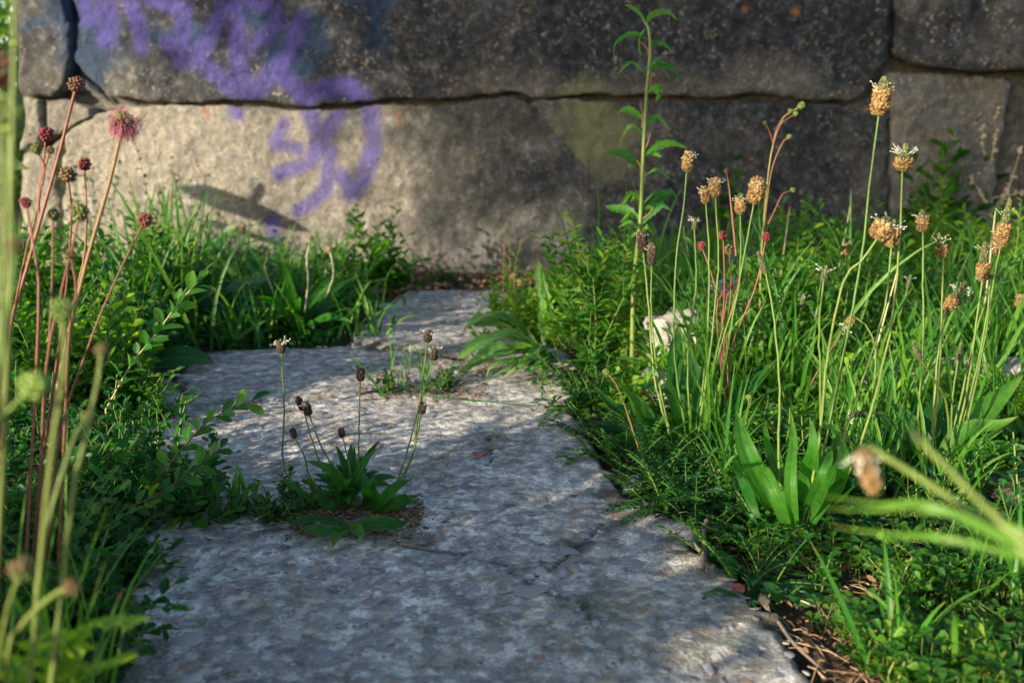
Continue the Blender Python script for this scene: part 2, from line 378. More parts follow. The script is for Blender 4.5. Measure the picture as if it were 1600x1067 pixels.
# ------------------------------------------------------------------ ground
def soil_h(x, y):
    return .004 + .010 * fbm(x * 5, y * 5, o=3, seed=3) + .004 * fbm(x * 30, y * 30, o=3, seed=4)
def axis(lo, hi, st, far):
    a = np.arange(lo, hi, st); g = []; k = st; v = 0
    while v < far: k *= 1.35; v += k; g.append(v)
    g = np.array(g); return np.r_[(lo - g)[::-1], a, a[-1] + g]
NEAR = [(130, 1500), (150, 1100), (175, 990), (205, 900), (230, 850), (170, 790), (140, 740), (165, 700), (225, 665), (228, 625), (262, 585), (310, 560), (420, 553), (560, 548),
        (640, 556), (745, 574), (890, 587), (900, 640), (925, 690), (955, 745), (1000, 790), (1085, 826), (1130, 880), (1190, 950), (1250, 1010), (1290, 1067), (1330, 1120), (1450, 1500)]
FAR = [(535, 546), (600, 486), (640, 461), (780, 457), (850, 470), (905, 480), (915, 583), (745, 570), (640, 552)]
NEARP = [tuple(G(*p)[:2]) for p in NEAR]; FARP = [tuple(G(*p)[:2]) for p in FAR]
def on_slab(x, y): return np.maximum(poly_sd(x, y, NEARP), poly_sd(x, y, FARP))
CRACKS = [[(225, 672), (262, 662), (300, 648), (345, 641), (420, 636)], [(262, 585), (290, 625), (262, 662)], [(640, 868), (720, 880), (790, 905), (830, 935), (905, 965), (935, 1010)],
          [(560, 838), (640, 868)], [(830, 935), (940, 835), (1010, 822), (1085, 815)], [(765, 745), (770, 715), (765, 690)]]
CRP = [[tuple(G(*p)[:2]) for p in c] for c in CRACKS]
def slab_h(x, y):
    h = .010 + .0030 * fbm(x * 6, y * 6, o=3, seed=21) + .0013 * fbm(x * 45, y * 45, o=3, seed=25)
    return h
def gh(x, y):
    x = np.asarray(x, float); y = np.asarray(y, float)
    return np.where(on_slab(x, y) > 0, slab_h(x, y), soil_h(x, y))
def grid_mesh(X, Y, Z, A, keep=None):
    ny, nx = X.shape; i, j = np.meshgrid(np.arange(ny - 1), np.arange(nx - 1), indexing='ij')
    F = np.stack([i * nx + j, i * nx + j + 1, (i + 1) * nx + j + 1, (i + 1) * nx + j], -1).reshape(-1, 4)
    V = np.stack([X, Y, Z], -1).reshape(-1, 3)
    if keep is not None:
        k = keep.ravel(); F = F[k[F].all(1)]
        used = np.zeros(len(V), bool); used[F.ravel()] = True; idx = np.cumsum(used) - 1
        V = V[used]; A = A[used]; F = idx[F]
    m = MB(); m.add(V, F, A); return m
xs = axis(-1.6, 1.9, .012, 120); ys = axis(-.1, 2.5, .012, 150)
X, Y = np.meshgrid(xs, ys); Z = soil_h(X, Y) - .03 * np.clip(on_slab(X, Y) / .02, 0, 1)
g = grid_mesh(X, Y, Z, np.zeros((X.size, 3))).build('ground', M['soil']); g['kind'] = 'structure'
path = bpy.data.objects.new('concrete_path', None); COL.objects.link(path); path['kind'] = 'structure'
for outl, st in ((NEARP, .0032), (FARP, .006)):
    xx = [p[0] for p in outl]; yy = [p[1] for p in outl]
    X, Y = np.meshgrid(np.arange(min(xx) - .03, max(xx) + .03, st), np.arange(min(yy) - .03, max(yy) + .03, st))
    sdv = poly_sd(X, Y, outl) + .011 * fbm(X * 14, Y * 14, o=5, seed=8, g=.65)
    Z = slab_h(X, Y)
    e = np.clip(sdv / .014, -1, 1); Z = Z - .022 * (1 - np.clip(e, 0, 1)) ** 2 - np.where(e < 0, -e * .02, 0)
    dirt = np.clip(1 - sdv / .03 + .5 * fbm(X * 40, Y * 40, o=4, seed=19), 0, 1) ** 1.5 * .85
    for c in CRP:
        d = seg_dist(X + .003 * fbm(X * 40, Y * 40, o=3, seed=31), Y + .003 * fbm(X * 40, Y * 40, o=3, seed=32), c)
        wd = .0042 if c is CRP[0] or c is CRP[1] else .0013
        k = np.clip(1 - d / (wd * 2), 0, 1); Z = Z - .008 * (wd / .0035) * k; dirt = np.maximum(dirt, np.clip(1.3 - d / wd, 0, 1) * .95)
        dirt = np.maximum(dirt, np.clip(1 - d / .02, 0, 1) * .2 + np.clip(1 - d / .03, 0, 1) * np.clip(fbm(X * 60, Y * 60, o=3, seed=77), 0, 1) * .8)
    pt = G(545, 825); dd = np.hypot((X - pt[0]) / .062, (Y - pt[1]) / .04) + .6 * fbm(X * 38, Y * 38, o=5, seed=44, g=.65)
    dirt = np.maximum(dirt, np.clip(1.3 - dd * 1.4 + .4 * fbm(X * 120, Y * 120, o=3, seed=46), 0, .9)); Z = Z + .003 * np.clip(1.5 - dd, 0, 1) + .0015 * fbm(X * 150, Y * 150, o=2, seed=47) * np.clip(1.5 - dd, 0, 1)
    pt = G(655, 625); dd = np.hypot((X - pt[0]) / .06, (Y - pt[1]) / .02) + .35 * fbm(X * 30, Y * 30, o=3, seed=45)
    dirt = np.maximum(dirt, np.clip(1.4 - dd * 1.1, 0, 1))
    A = np.stack([np.zeros(X.size), dirt.ravel(), np.clip(fbm(X * 7, Y * 7, o=3, seed=50) * .9 - .2, 0, 1).ravel()], 1)
    s = grid_mesh(X, Y, Z, A, sdv > -.012).build('concrete_slab', M['concrete'], path)
# stone chips set in the cement
def chip_mesh(i):
    m = MB(); n = 7 + i % 3; a = np.sort(rng.uniform(0, 2 * math.pi, n)); a = np.arange(n) * 2 * math.pi / n + rng.uniform(-.3, .3, n)
    r = rng.uniform(.5, 1.15, n); el = rng.uniform(.45, .9)
    o = np.stack([np.cos(a) * r, np.sin(a) * r * el, np.zeros(n)], 1); t = o * .84; t[:, 2] = .10 + rng.uniform(-.015, .015, n); o[:, 2] = -.12
    V = np.vstack([o, t, [[0, 0, .13]]])
    F = [(k, (k + 1) % n, n + (k + 1) % n) for k in range(n)] + [(k, n + (k + 1) % n, n + k) for k in range(n)] + [(n + k, n + (k + 1) % n, 2 * n) for k in range(n)]
    return V, np.array(F)
CH_T = [chip_mesh(i) for i in range(9)]
chipm = []
for V, F in CH_T:
    m = MB(); m.add(V, F, 0.0); o = m.build('aggregate_stone', M['chip'], path); chipm.append(o.data); bpy.data.objects.remove(o)
cx = rng.uniform(-.5, .45, 9000); cy = rng.uniform(.42, 1.95, 9000); ok = on_slab(cx, cy) > .012; cx, cy = cx[ok], cy[ok]
cr = np.exp(rng.normal(math.log(.0040), .5, len(cx))); cr = np.clip(cr * np.where(cy < .8, 1.25, 1), .0015, .014)
app = cr / cy; order = np.argsort(-app); cz = slab_h(cx, cy)
keepc = []
for i in order:
    if len(keepc) >= 2400: break
    keepc.append(i)
acc = []
for i in keepc:
    if all((cx[i] - cx[j]) ** 2 + (cy[i] - cy[j]) ** 2 > (cr[i] + cr[j]) ** 2 * .8 for j in acc[:700]): acc.append(i)
for i in acc[:290]:
    o = bpy.data.objects.new('aggregate_stone', chipm[i % 9]); COL.objects.link(o); o.parent = path
    o.location = (cx[i], cy[i], cz[i] - .0002); o.rotation_euler = (0, 0, rng.uniform(0, 6.28)); o.scale = (cr[i], cr[i], min(cr[i] * .6, .004))
m = MB(); rest = np.array(acc[290:])
for k in range(9):
    s = rest[k::9]; n = len(s); a = rng.uniform(0, 6.28, n); c, sn, z = np.cos(a), np.sin(a), np.zeros(n)
    V, F = CH_T[k]
    m.batch(V, F, np.stack([cx[s], cy[s], cz[s] - .0002], 1), np.stack([c, sn, z], 1), np.stack([-sn, c, z], 1), np.tile([0, 0, 1.], (n, 1)), cr[s], cr[s], cr[s] * .6, rng.uniform(0, 1, n))
stuff(m.build('aggregate_gravel', M['chip'], path))

# ------------------------------------------------------------------ wall
wall = thing('stone_wall', 'weathered wall of large stone blocks with purple graffiti closing off the far end of the path', 'wall', (0, WY, 0))
STROKES = [([(165, -30), (167, 60)], 17), ([(195, -20), (213, 30), (222, 75)], 13), ([(235, -5), (290, 15), (284, 95)], 13), ([(362, -15), (335, 45), (308, 95), (345, 125), (378, 152)], 13),
           ([(372, -10), (372, 60), (378, 120), (395, 145), (420, 118)], 14), ([(370, 0), (430, 12), (436, 38), (395, 76)], 11), ([(470, 32), (455, 80), (430, 108), (405, 140)], 13),
           ([(262, 70), (330, 110), (360, 130)], 12), ([(436, 112), (470, 148), (520, 138), (545, 136), (577, 168), (584, 220), (570, 270), (545, 302)], 14), ([(478, 168), (500, 215), (528, 180)], 14), ([(500, 200), (490, 245)], 14),
           ([(442, 192), (428, 225), (465, 232)], 10), ([(435, 272), (480, 256), (508, 232)], 10), ([(516, 238), (508, 300), (465, 332)], 11), ([(530, 275), (552, 300)], 13), ([(366, 172), (370, 178)], 13), ([(425, 340), (428, 372)], 9), ([(130, 0), (140, 30)], 12)]
BLUES = [([(130, 0), (140, 90)], 40), ([(400, 20), (440, 60), (450, 100)], 26), ([(470, 20), (490, 70)], 14), ([(560, 0), (590, 10), (600, 60)], 14), ([(250, 60), (330, 60)], 14), ([(20, 40), (110, 40)], 8)]
def strokes(X, Z, lst, soft, amp):
    wx = X + amp * fbm(X * 22, Z * 22, o=4, seed=61); wz = Z + amp * fbm(X * 22, Z * 22, o=4, seed=62)
    f = np.zeros(X.shape); k = WY / FPX
    for pts, wdt in lst:
        d = seg_dist(wx, wz, [WP(*p) for p in pts]); f = np.maximum(f, np.clip((wdt * k * 1.08 - d) / soft + .5, 0, 1))
    return f
def block(top, bot, soot_shade=0., agg=.2, dark=0, bulge=.012, cell=.0042, seed=0, rnd=.018, y=0.0, depth=.22):
    tp = np.array([WP(*p) for p in top]); bt = np.array([WP(*p) for p in bot])
    wl = max(np.ptp(tp[:, 0]), np.ptp(bt[:, 0])); hl = abs(tp[:, 1].mean() - bt[:, 1].mean())
    nx = int(min(460, max(12, wl / cell))); nz = int(min(150, max(12, hl / cell)))
    s = np.linspace(0, 1, nx); t = np.linspace(0, 1, nz)
    xT = tp[0, 0] + s * (tp[-1, 0] - tp[0, 0]); xB = bt[0, 0] + s * (bt[-1, 0] - bt[0, 0])
    zT = np.interp(xT, tp[:, 0], tp[:, 1]) + .004 * fbm(xT * 30, xT * 0 + seed, o=5, seed=71, g=.65); zB = np.interp(xB, bt[:, 0], bt[:, 1]) + .003 * fbm(xB * 30, xB * 0 + seed, o=3, seed=72)
    X = xB[None] + (xT - xB)[None] * t[:, None]; Z = zB[None] + (zT - zB)[None] * t[:, None]
    X = X + (.006 * fbm(Z * 25, Z * 0 + seed, o=3, seed=73)) * (np.abs(s - .5) * 2)[None] ** 4
    ex = np.minimum(s, 1 - s)[None] * wl; ez = np.minimum(t[:, None], 1 - t[:, None]) * hl
    e = np.minimum(ex + 0 * ez, ez + 0 * ex) + .006 * fbm(X * 25, Z * 25, o=3, seed=seed + 5)
    rr = np.clip(1 - e / rnd, 0, 1); yy = WY + y + rr ** 2 * rnd * .9 + bulge * fbm(X * 5, Z * 5, o=3, seed=seed) + .0030 * fbm(X * 32, Z * 32, o=4, seed=seed + 3) * (1 + agg) + .0016 * np.abs(fbm(X * 90, Z * 90, o=2, seed=seed + 4))
    # perimeter walls back
    So = np.clip(soot_shade + .22 * fbm(X * 4, Z * 4, o=3, seed=seed + 9) + (np.clip((X + .42) * 1.3, 0, .72) - np.clip((-.78 - X) * 12, 0, .3) if seed == 10 else 0) - (np.clip((X + .24) * 9, 0, 1) * np.clip((.50 - Z) * 9, 0, 1) * .38 if seed == 2 else 0) - (np.clip((-.55 - X) * 4, 0, 1) * np.clip((.47 - Z) * 9, 0, 1) * .3 if seed == 2 else 0), 0, 1)  # long lower block: shade painted in, clean at left, darker to the right
    rust = np.zeros(X.shape)
    for (a, b, c_) in ((622, 185, 14), (322, 178, 9), (1245, 20, 6), (1165, 14, 5), (1360, 165, 12)):
        wx_, wz_ = WP(a, b); rust = np.maximum(rust, np.clip(1.2 - np.hypot((X - wx_) / .010, (Z - wz_) / (c_ * .0015)) + .5 * fbm(X * 60, Z * 60, o=2, seed=12), 0, 1) * .8)
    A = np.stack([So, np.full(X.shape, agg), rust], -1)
    B = np.zeros(A.shape); B[..., 0] = strokes(X, Z, [(p_, w_ * .92) for p_, w_ in STROKES], .016, .003); B[..., 1] = strokes(X, Z, BLUES, .03, .02)
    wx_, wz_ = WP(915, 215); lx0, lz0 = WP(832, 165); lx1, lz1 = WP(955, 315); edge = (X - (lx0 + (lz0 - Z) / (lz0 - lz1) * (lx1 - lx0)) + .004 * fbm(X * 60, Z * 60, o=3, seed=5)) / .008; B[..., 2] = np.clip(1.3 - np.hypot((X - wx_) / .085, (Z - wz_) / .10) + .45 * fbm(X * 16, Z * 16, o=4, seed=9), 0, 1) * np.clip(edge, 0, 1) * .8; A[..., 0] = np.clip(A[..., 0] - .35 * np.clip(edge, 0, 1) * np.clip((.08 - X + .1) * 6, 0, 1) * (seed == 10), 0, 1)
    ny, nx_ = X.shape; V = np.stack([X, yy, Z], -1)
    i, j = np.meshgrid(np.arange(ny - 1), np.arange(nx_ - 1), indexing='ij')
    F = np.stack([i * nx_ + j, i * nx_ + j + 1, (i + 1) * nx_ + j + 1, (i + 1) * nx_ + j], -1).reshape(-1, 4)
    ring = np.r_[np.arange(nx_), (np.arange(1, ny)) * nx_ + nx_ - 1, (ny - 1) * nx_ + np.arange(nx_ - 2, -1, -1), np.arange(ny - 2, 0, -1) * nx_]
    Vf = V.reshape(-1, 3); Vb = Vf[ring].copy(); Vb[:, 1] = WY + y + depth
    n0 = len(Vf); nr = len(ring); k = np.arange(nr)
    F2 = np.stack([ring[k], n0 + k, n0 + (k + 1) % nr, ring[(k + 1) % nr]], -1)
    mb = MB(); mb.add(np.vstack([Vf, Vb]), np.vstack([F, F2]), np.vstack([A.reshape(-1, 3), A.reshape(-1, 3)[ring]]))
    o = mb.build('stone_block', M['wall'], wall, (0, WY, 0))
    at = o.data.attributes.new('paint', 'FLOAT_VECTOR', 'POINT'); at.data.foreach_set('vector', np.vstack([B.reshape(-1, 3), B.reshape(-1, 3)[ring] * 0]).ravel().astype(np.float32))
    return o
SE_U = [(165, 150), (235, 157), (300, 160), (345, 154), (400, 158), (450, 166), (540, 162), (600, 155), (644.5, 154), (680, 156), (720, 152), (770, 146), (800, 142), (830, 152), (900, 147), (1000, 149), (1120, 152), (1170, 145), (1230, 150), (1290, 157), (1335, 158), (1362, 125), (1392, 95)]
block([(22, -85), (112, -85)], [(36, 146), (60, 150), (85, 152), (103, 135), (112, 108)], .75, .4, seed=1, rnd=.016, bulge=.014, y=-.012)
block([(116, -85), (1392, -85)], [(116, 95), (135, 118)] + SE_U, 1.0, .45, seed=2, bulge=.006, rnd=.007)
block([(122, 112), (138, 128), (168, 158), (225, 168)], [(126, 140), (160, 170), (225, 172)], .5, .2, seed=3, rnd=.012, y=.02)
block([(1402, -85), (1720, -85)], [(1402, 85), (1430, 103), (1500, 110), (1600, 110), (1720, 108)], .65, .7, seed=5, y=-.012, rnd=.010)
block([(36, 155), (64, 156)], [(34, 236), (62, 228)], .1, .3, seed=6, rnd=.009, bulge=.01, y=-.012)
block([(72, 160), (100, 156), (142, 172)], [(68, 222), (95, 206), (142, 182)], .15, .3, seed=7, rnd=.009, y=-.003)
block([(34, 241), (66, 236), (93, 214), (97, 212)], [(28, 560), (97, 560)], .0, .3, seed=8, y=.0, rnd=.02)
SE_L = [(100, 214), (135, 187), (150, 175), (200, 167), (238, 166), (300, 167), (345, 163), (400, 167), (450, 174), (540, 172), (600, 165), (647, 164), (680, 166), (720, 163), (770, 155), (800, 150), (830, 161), (900, 157), (1000, 157), (1120, 160), (1170, 157), (1230, 160), (1290, 166), (1340, 168), (1386, 170)]
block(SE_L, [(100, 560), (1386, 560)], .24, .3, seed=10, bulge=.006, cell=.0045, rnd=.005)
block([(1392, 113), (1470, 118), (1540, 120), (1584, 126)], [(1392, 560), (1535, 560)], .35, .9, seed=11, rnd=.010, bulge=.014)
block([(1594, 118), (1720, 118)], [(1545, 560), (1720, 560)], .7, .4, seed=12, y=.05, rnd=.012)
# blocks beyond the frame, same wall
block([(1730, -85), (2400, -85)], [(1730, 108), (2400, 108)], .5, .5, seed=13, cell=.012); block([(1730, 120), (2400, 120)], [(1730, 560), (2400, 560)], .4, .5, seed=14, cell=.012)
for a, b, s_ in ((24, 520, 15), (530, 1100, 16), (1110, 1700, 17), (1710, 2400, 18)): block([(a, -330), (b, -330)], [(a, -95), (b, -95)], .6, .5, seed=s_, cell=.010)
x0, z0 = WP(40, 560); x1, z1 = WP(2390, -320)
def box(mb, a, b, tint=0.5, mat=0):
    a = np.array(a, float); b = np.array(b, float)
    V = np.array([[(a, b)[i][0], (a, b)[j][1], (a, b)[k][2]] for i in (0, 1) for j in (0, 1) for k in (0, 1)])
    F = np.array([[0, 1, 3, 2], [4, 6, 7, 5], [0, 4, 5, 1], [2, 3, 7, 6], [0, 2, 6, 4], [1, 5, 7, 3]]); mb.add(V, F, tint, mat)
m = MB(); box(m, (x0 + .03, WY + .045, -.05), (x1, WY + .40, z1 - .03)); m.build('mortar_core', M['mortar'], wall, (0, WY, 0), smooth=False)

# ------------------------------------------------------------------ rocks and small things
def rock(name, label, cat, px, py, size, mat, seed, rot=0, group=None, sub=4, z=0, cuts=6):
    c = G(px, py, z); bm = bmesh.new(); bmesh.ops.create_icosphere(bm, subdivisions=sub, radius=1)
    V = np.array([v.co[:] for v in bm.verts]); F = np.array([[v.index for v in f.verts] for f in bm.faces]); bm.free()
    r_ = np.random.default_rng(seed)
    for k in range(cuts):
        d = unit(r_.normal(0, 1, 3)); lim = r_.uniform(.55, .8); q = V @ d; V = V - np.clip(q - lim, 0, None)[:, None] * d * .92
    V = V * (1 + .16 * fbm(V[:, 0] * 2.2, V[:, 1] * 2.2, V[:, 2] * 2.2, o=4, seed=seed) + .02 * fbm(V[:, 0] * 14, V[:, 1] * 14, V[:, 2] * 14, o=3, seed=seed))[:, None]
    V = V * np.array(size) / 2; ca, sa = math.cos(rot), math.sin(rot); V = V @ np.array([[ca, sa, 0], [-sa, ca, 0], [0, 0, 1]])
    V[:, 2] += -V[:, 2].min() - size[2] * .12; c[2] = float(gh(c[0], c[1])) if z == 0 else z
    m = MB(); m.add(V + c, F, .5); return tag(m.build(name, mat, None, c), label, cat, group)
rock('rock', 'large pale rock half hidden in the weeds right of the path', 'rock', 1062, 600, (.12, .17, .125), M['palerock'], 5, .5, sub=5, cuts=12)
rock('rock', 'low pale rock at the foot of the large pale one beside the path', 'rock', 1035, 640, (.08, .06, .05), M['palerock'], 41, .2)
rock('rock', 'pale rock just behind the large pale one among the stalks', 'rock', 1128, 545, (.10, .09, .12), M['palerock'], 42, .7)
rock('rock', 'pale flat kerb stone lying deep in the weeds at the right edge', 'rock', 1470, 632, (.34, .10, .07), M['palerock'], 6, -.25)
rock('rock', 'dark earthy rock under the arching leaves at the right edge', 'rock', 1590, 805, (.10, .08, .04), M['darkrock'], 8, cuts=12, sub=5)
rock('rock', 'blocky grey rock at the wall base below the right hand seed heads', 'rock', 1180, 446, (.17, .10, .085), M['greyrock'], 9, .3)
rock('rock', 'sunlit cream rock lying against the wall base on the right', 'rock', 1222, 450, (.085, .08, .11), M['palerock'], 10, .1)
rock('rock', 'small pale rock beside the blocky grey one at the wall base', 'rock', 1262, 462, (.09, .07, .07), M['palerock'], 13, .9)
rock('rock', 'rough pale rock against the wall at the far right', 'rock', 1545, 400, (.16, .12, .13), M['palerock'], 14, .9)
rock('stone', 'angular blue grey stone on the right edge of the path', 'stone', 987, 773, (.024, .02, .021), M['greyrock'], 21, .6, cuts=9, sub=3)
rock('pebble', 'yellow tan pebble on the soil beside the twig', 'pebble', 1138, 887, (.011, .009, .007), M['tan'], 22, sub=3)
rock('pebble', 'pinkish brown pebble near the lower right edge of the path', 'pebble', 1153, 940, (.010, .010, .007), M['brick'], 23, sub=3)
rock('pebble', 'small pale round pebble lying on the path right of centre', 'pebble', 897, 912, (.009, .009, .007), M['palerock'], 24, sub=3)
rock('brick_chip', 'small red brick chip lying on the middle of the path', 'chip', 751, 727, (.017, .007, .0045), M['brick'], 25, -.15, cuts=10, sub=3)
rock('pebble', 'black angular pebble at the lower right edge of the path', 'pebble', 1195, 962, (.010, .009, .007), M['darkrock'], 26, sub=3, cuts=9)
rock('pebble', 'dark pebble at the very bottom of the right path edge', 'pebble', 1208, 990, (.009, .008, .006), M['darkrock'], 27, sub=3, cuts=9)
rock('stone', 'white stone sitting on the far slab left of the light patch', 'stone', 601, 492, (.03, .02, .014), M['palerock'], 28, sub=3)
rock('stone', 'grey crumpled stone among the clover at the lower right', 'stone', 1425, 885, (.03, .02, .015), M['greyrock'], 29, .2, sub=3)
rock('shell_flake', 'white flake lying at the edge of the leaves on the left side of the path', 'flake', 362, 838, (.018, .007, .003), M['palerock'], 30, .1, sub=3)
m = MB(); pts = [G(1098, 885, .014), G(1101, 862, .014), G(1099, 838, .014), G(1105, 812, .015)]
tq = spline(pts, 30); tq += .0008 * np.stack([fbm(tq[:, 1] * 90, tq[:, 1] * 0 + k_, o=2, seed=k_) for k_ in (1, 2, 3)], 1)
m.tube(tq, .003, .002, .4, k=8, r_fun=lambda t: (.0018 + .0005 * np.sin(t * 9) + .0009 * (t < .14) + .0004 * np.sin(t * 40)) * np.where((t < .01) | (t > .99), .05, 1))
tw = thing('twig', 'short knobbly grey twig lying at the right edge of the path', 'twig', G(1098, 885)); m.build('wood', M['twig'], tw, G(1098, 885))
m = MB(); m.tube(spline([G(1096, 862, .018), G(1086, 850, .016), G(1083, 842, .016)], 6), .0015, .0008, .6); m.build('side_shoot', M['twig'], tw, G(1098, 885))
for lab, pts, r in (('thin brown twig pointing across the lower right path edge', [(1190, 962), (1225, 975), (1262, 985)], .0012), ('crooked brown twig by the soil at the bottom right', [(1215, 995), (1240, 1030), (1290, 1055)], .0014),
                    ('dark root like twig lying below the middle plantain', [(625, 868), (660, 876), (715, 885)], .0013), ('short brown twig behind the middle plantain on the path', [(485, 633), (520, 634)], .0022),
                    ('dark twig beside the angular grey stone', [(940, 755), (975, 753)], .002), ('dead stem lying across the soil in the bottom right corner', [(1440, 1010), (1520, 1040), (1590, 1066)], .0012)):
    m = MB(); q = [G(*p) for p in pts]; q = [np.array([p[0], p[1], float(gh(p[0], p[1])) + r * .8]) for p in q]; m.tube(spline(q, 10), r, r * .6, .5); tag(m.build('twig', M['twig'], None, q[0]), lab, 'twig')

ORD8 = ['first', 'second', 'third', 'fourth', 'fifth', 'sixth', 'seventh', 'eighth']
ORDW = ['second', 'fourth', 'fifth', 'first', 'third']
# ------------------------------------------------------------------ plant builders
GA = 2.39996
def perp(ax):
    ref = np.array([0, 0, 1.]) if abs(ax[2]) < .9 else np.array([1., 0, 0]); x = unit(np.cross(ax, ref)); return x, np.cross(ax, x)
def head(mb, base, ax, L, W, kind, anth=0, at=.72):
    """plantain spike: spiral bracts, brown below, green cone above, ring of white anthers"""
    ax = unit(np.array(ax, float)); X, Y = perp(ax); W = W * rng.uniform(.8, .95); n = int(180 + L * 14000)
    k = np.arange(n); t = (k + .5) / n; a = k * GA
    low = {'brown': .72, 'half': .45, 'green': 0., 'dark': 1.1, 'full': 1.1}[kind]
    r = W / 2 * np.where(t < .12, .55 + t * 3.6, 1) * np.where(t > low, np.clip(1.0 - (t - low) / (1.02 - low + 1e-6) * .75, .2, 1) if low < 1 else 1, 1) * np.clip((1.03 - t) * 3.4, .12, 1) ** .6
    if low <= .5: r = r * np.where(t > low, .85, 1)
    rad = np.cos(a)[:, None] * X + np.sin(a)[:, None] * Y
    Pn = base + ax * (t * L * .93)[:, None] + rad * (r * .62)[:, None]
    isb = t < low
    lean = np.where(isb, .75, .35)[:, None]; D = unit(rad * lean + ax * (1 - lean * .45) + rng.normal(0, .16, (n, 3)) * isb[:, None]); XX = unit(np.cross(D, ax + .01)); ZZ = np.cross(XX, D)
    sz = W * .19 * rng.uniform(.5, 1.5, n); tv = OCT_V[:, [0, 2, 1]]
    for sel, mt, sc in ((isb, 0, 1.0), (~isb, 1, .8)):
        if sel.any(): mb.batch(tv, OCT_F, Pn[sel], XX[sel], D[sel], ZZ[sel], sz[sel] * sc, sz[sel] * 1.35 * sc, sz[sel] * sc, rng.uniform(0, 1, sel.sum()) * (.45 + .65 * t[sel]), mt)
    mb.tube(np.array([base, base + ax * L * .9]), W * .34, W * .2, .1, 1 if kind == 'green' else 0, k=7)
    for q in range(anth):
        aa = rng.uniform(0, 6.28); rd = math.cos(aa) * X + math.sin(aa) * Y; p0 = base + ax * L * (at + rng.uniform(-.12, .1)) + rd * W * .4
        d = unit(rd + ax * rng.uniform(-.1, .9)); ln = rng.uniform(.002, .0058); p1 = p0 + d * ln + ax * .0006
        mb.tube(np.array([p0, (p0 + p1) / 2 + ax * .0005, p1]), .00012, .0001, .6, 2, k=3)
        dd = unit(rng.normal(0, 1, 3)); xx, yy = perp(dd); mb.batch(OCT_V, OCT_F, (p1)[None], xx[None], yy[None], dd[None], .0009, .0009, .0014, .8, 2)
def stalk(root, org, pts, Y0, Y1, L, W, kind='brown', anth=0, rad=.0011, tilt=None, smat=None, tint=None, bend=1.0):
    """pts run base -> head foot in picture places; depth eases from Y0 at the foot to Y1"""
    n = len(pts); q = []
    for i, (a, b) in enumerate(pts):
        f = (i / (n - 1)) ** bend
        if 0 < i < n - 1: a = a + rng.normal(0, 2.5); b = b + rng.normal(0, 4)
        q.append(P(a, b, Y0 + (Y1 - Y0) * f))
    sp = spline(q, 26); sp[2:-2] += rng.normal(0, .00022, (22, 3)); m = MB(); m.tube(sp, rad * 1.2, rad * .75, rng.uniform(.2, .8) if tint is None else tint, k=6)
    st = m.build('flower_stalk', smat or M['stem'], root, org)
    ax = unit(sp[-1] - sp[-3])
    if tilt is not None: ax = unit(P(pts[-1][0] + tilt[0], pts[-1][1] + tilt[1], Y1) - sp[-1])
    m = MB(); head(m, sp[-1] - ax * .0003, ax, L, W, kind, anth)
    m.build('seed_head', [M['darkbract'] if kind == 'dark' else M['bract'], M['cone'], M['anther']], st, org); return st
LANCE = lambda t: (np.sin(np.pi * np.clip(t, 0, 1) ** .9) ** .85) * .93 + .07 * (1 - t)
def bent(p0, az, L, el0, droop, n=10, side=0.0):
    """centre line leaving p0 at elevation el0 and bending down by droop in all"""
    t = np.linspace(0, 1, n); el = el0 - droop * t ** 1.4; a = az + side * t
    d = np.stack([np.cos(el) * np.cos(a), np.cos(el) * np.sin(a), np.sin(el)], 1); return p0 + np.vstack([[0, 0, 0], np.cumsum(d[:-1] * L / (n - 1), 0)])
def leaf_part(root, org, pts, W, mat, tint, nm='leaf', **k):
    m = MB(); pts = np.asarray(pts)
    f = gh(pts[:, 0], pts[:, 1]) + .0015; pts = pts.copy(); pts[:, 2] = np.maximum(pts[:, 2], f); pts[:, 2] = np.maximum(pts[:, 2], f)
    m.ribbon(pts, W, tint, **k); return m.build(nm, mat, root, org)
def rosette(root, c, n, L, W, el=(.3, 1.2), droop=(.4, 1.2), mat=None, az=None, tint=(.2, .9), fold=.3, ribs=.10, prof=LANCE, nm='leaf', teeth=0, wave=.12, ns=12):
    for i in range(n):
        a = (i * GA + rng.uniform(-.3, .3)) if az is None else rng.uniform(*az)
        l = L * rng.uniform(.6, 1.12); p0 = c + np.array([math.cos(a), math.sin(a), 0]) * .004 + np.array([0, 0, .002])
        pts = bent(p0, a, l, rng.uniform(*el), rng.uniform(*droop), ns, rng.uniform(-.3, .3))
        leaf_part(root, c, pts, W * rng.uniform(.75, 1.15), mat or M['plantain'], rng.uniform(*tint), nm, prof=prof, fold=fold, ribs=ribs, wave=wave, teeth=teeth, nu=7)
def grass_tuft(label, c, n, L, W, spread=.02, lean=.5, mat='grass', group=None, tint=(.1, 1), parts=None, az=None, seeds=0, name='grass_tuft'):
    r = thing(name, label, 'grass', c, group); parts = n <= 24 if parts is None else parts; mm = MB()
    for i in range(n):
        a = rng.uniform(0, 6.28) if az is None else rng.uniform(*az); p0 = c + np.array([rng.normal(0, spread), rng.normal(0, spread), -.002])
        pts = bent(p0, a, L * rng.uniform(.45, 1.1), R(90) - abs(rng.normal(0, lean)) * .6, rng.uniform(.1, 1.5) * (.4 + lean), 9, rng.uniform(-.4, .4))
        m = MB() if parts else mm
        m.ribbon(pts, W * rng.uniform(.6, 1.2), rng.uniform(*tint), fold=.35, nu=3, prof=lambda t: np.clip((1 - t) * 2.2, .03, 1) ** .7)
        if parts: m.build('blade', M[mat], r, c)
    if not parts: stuff(mm.build('blades', M[mat], r, c))
    return r
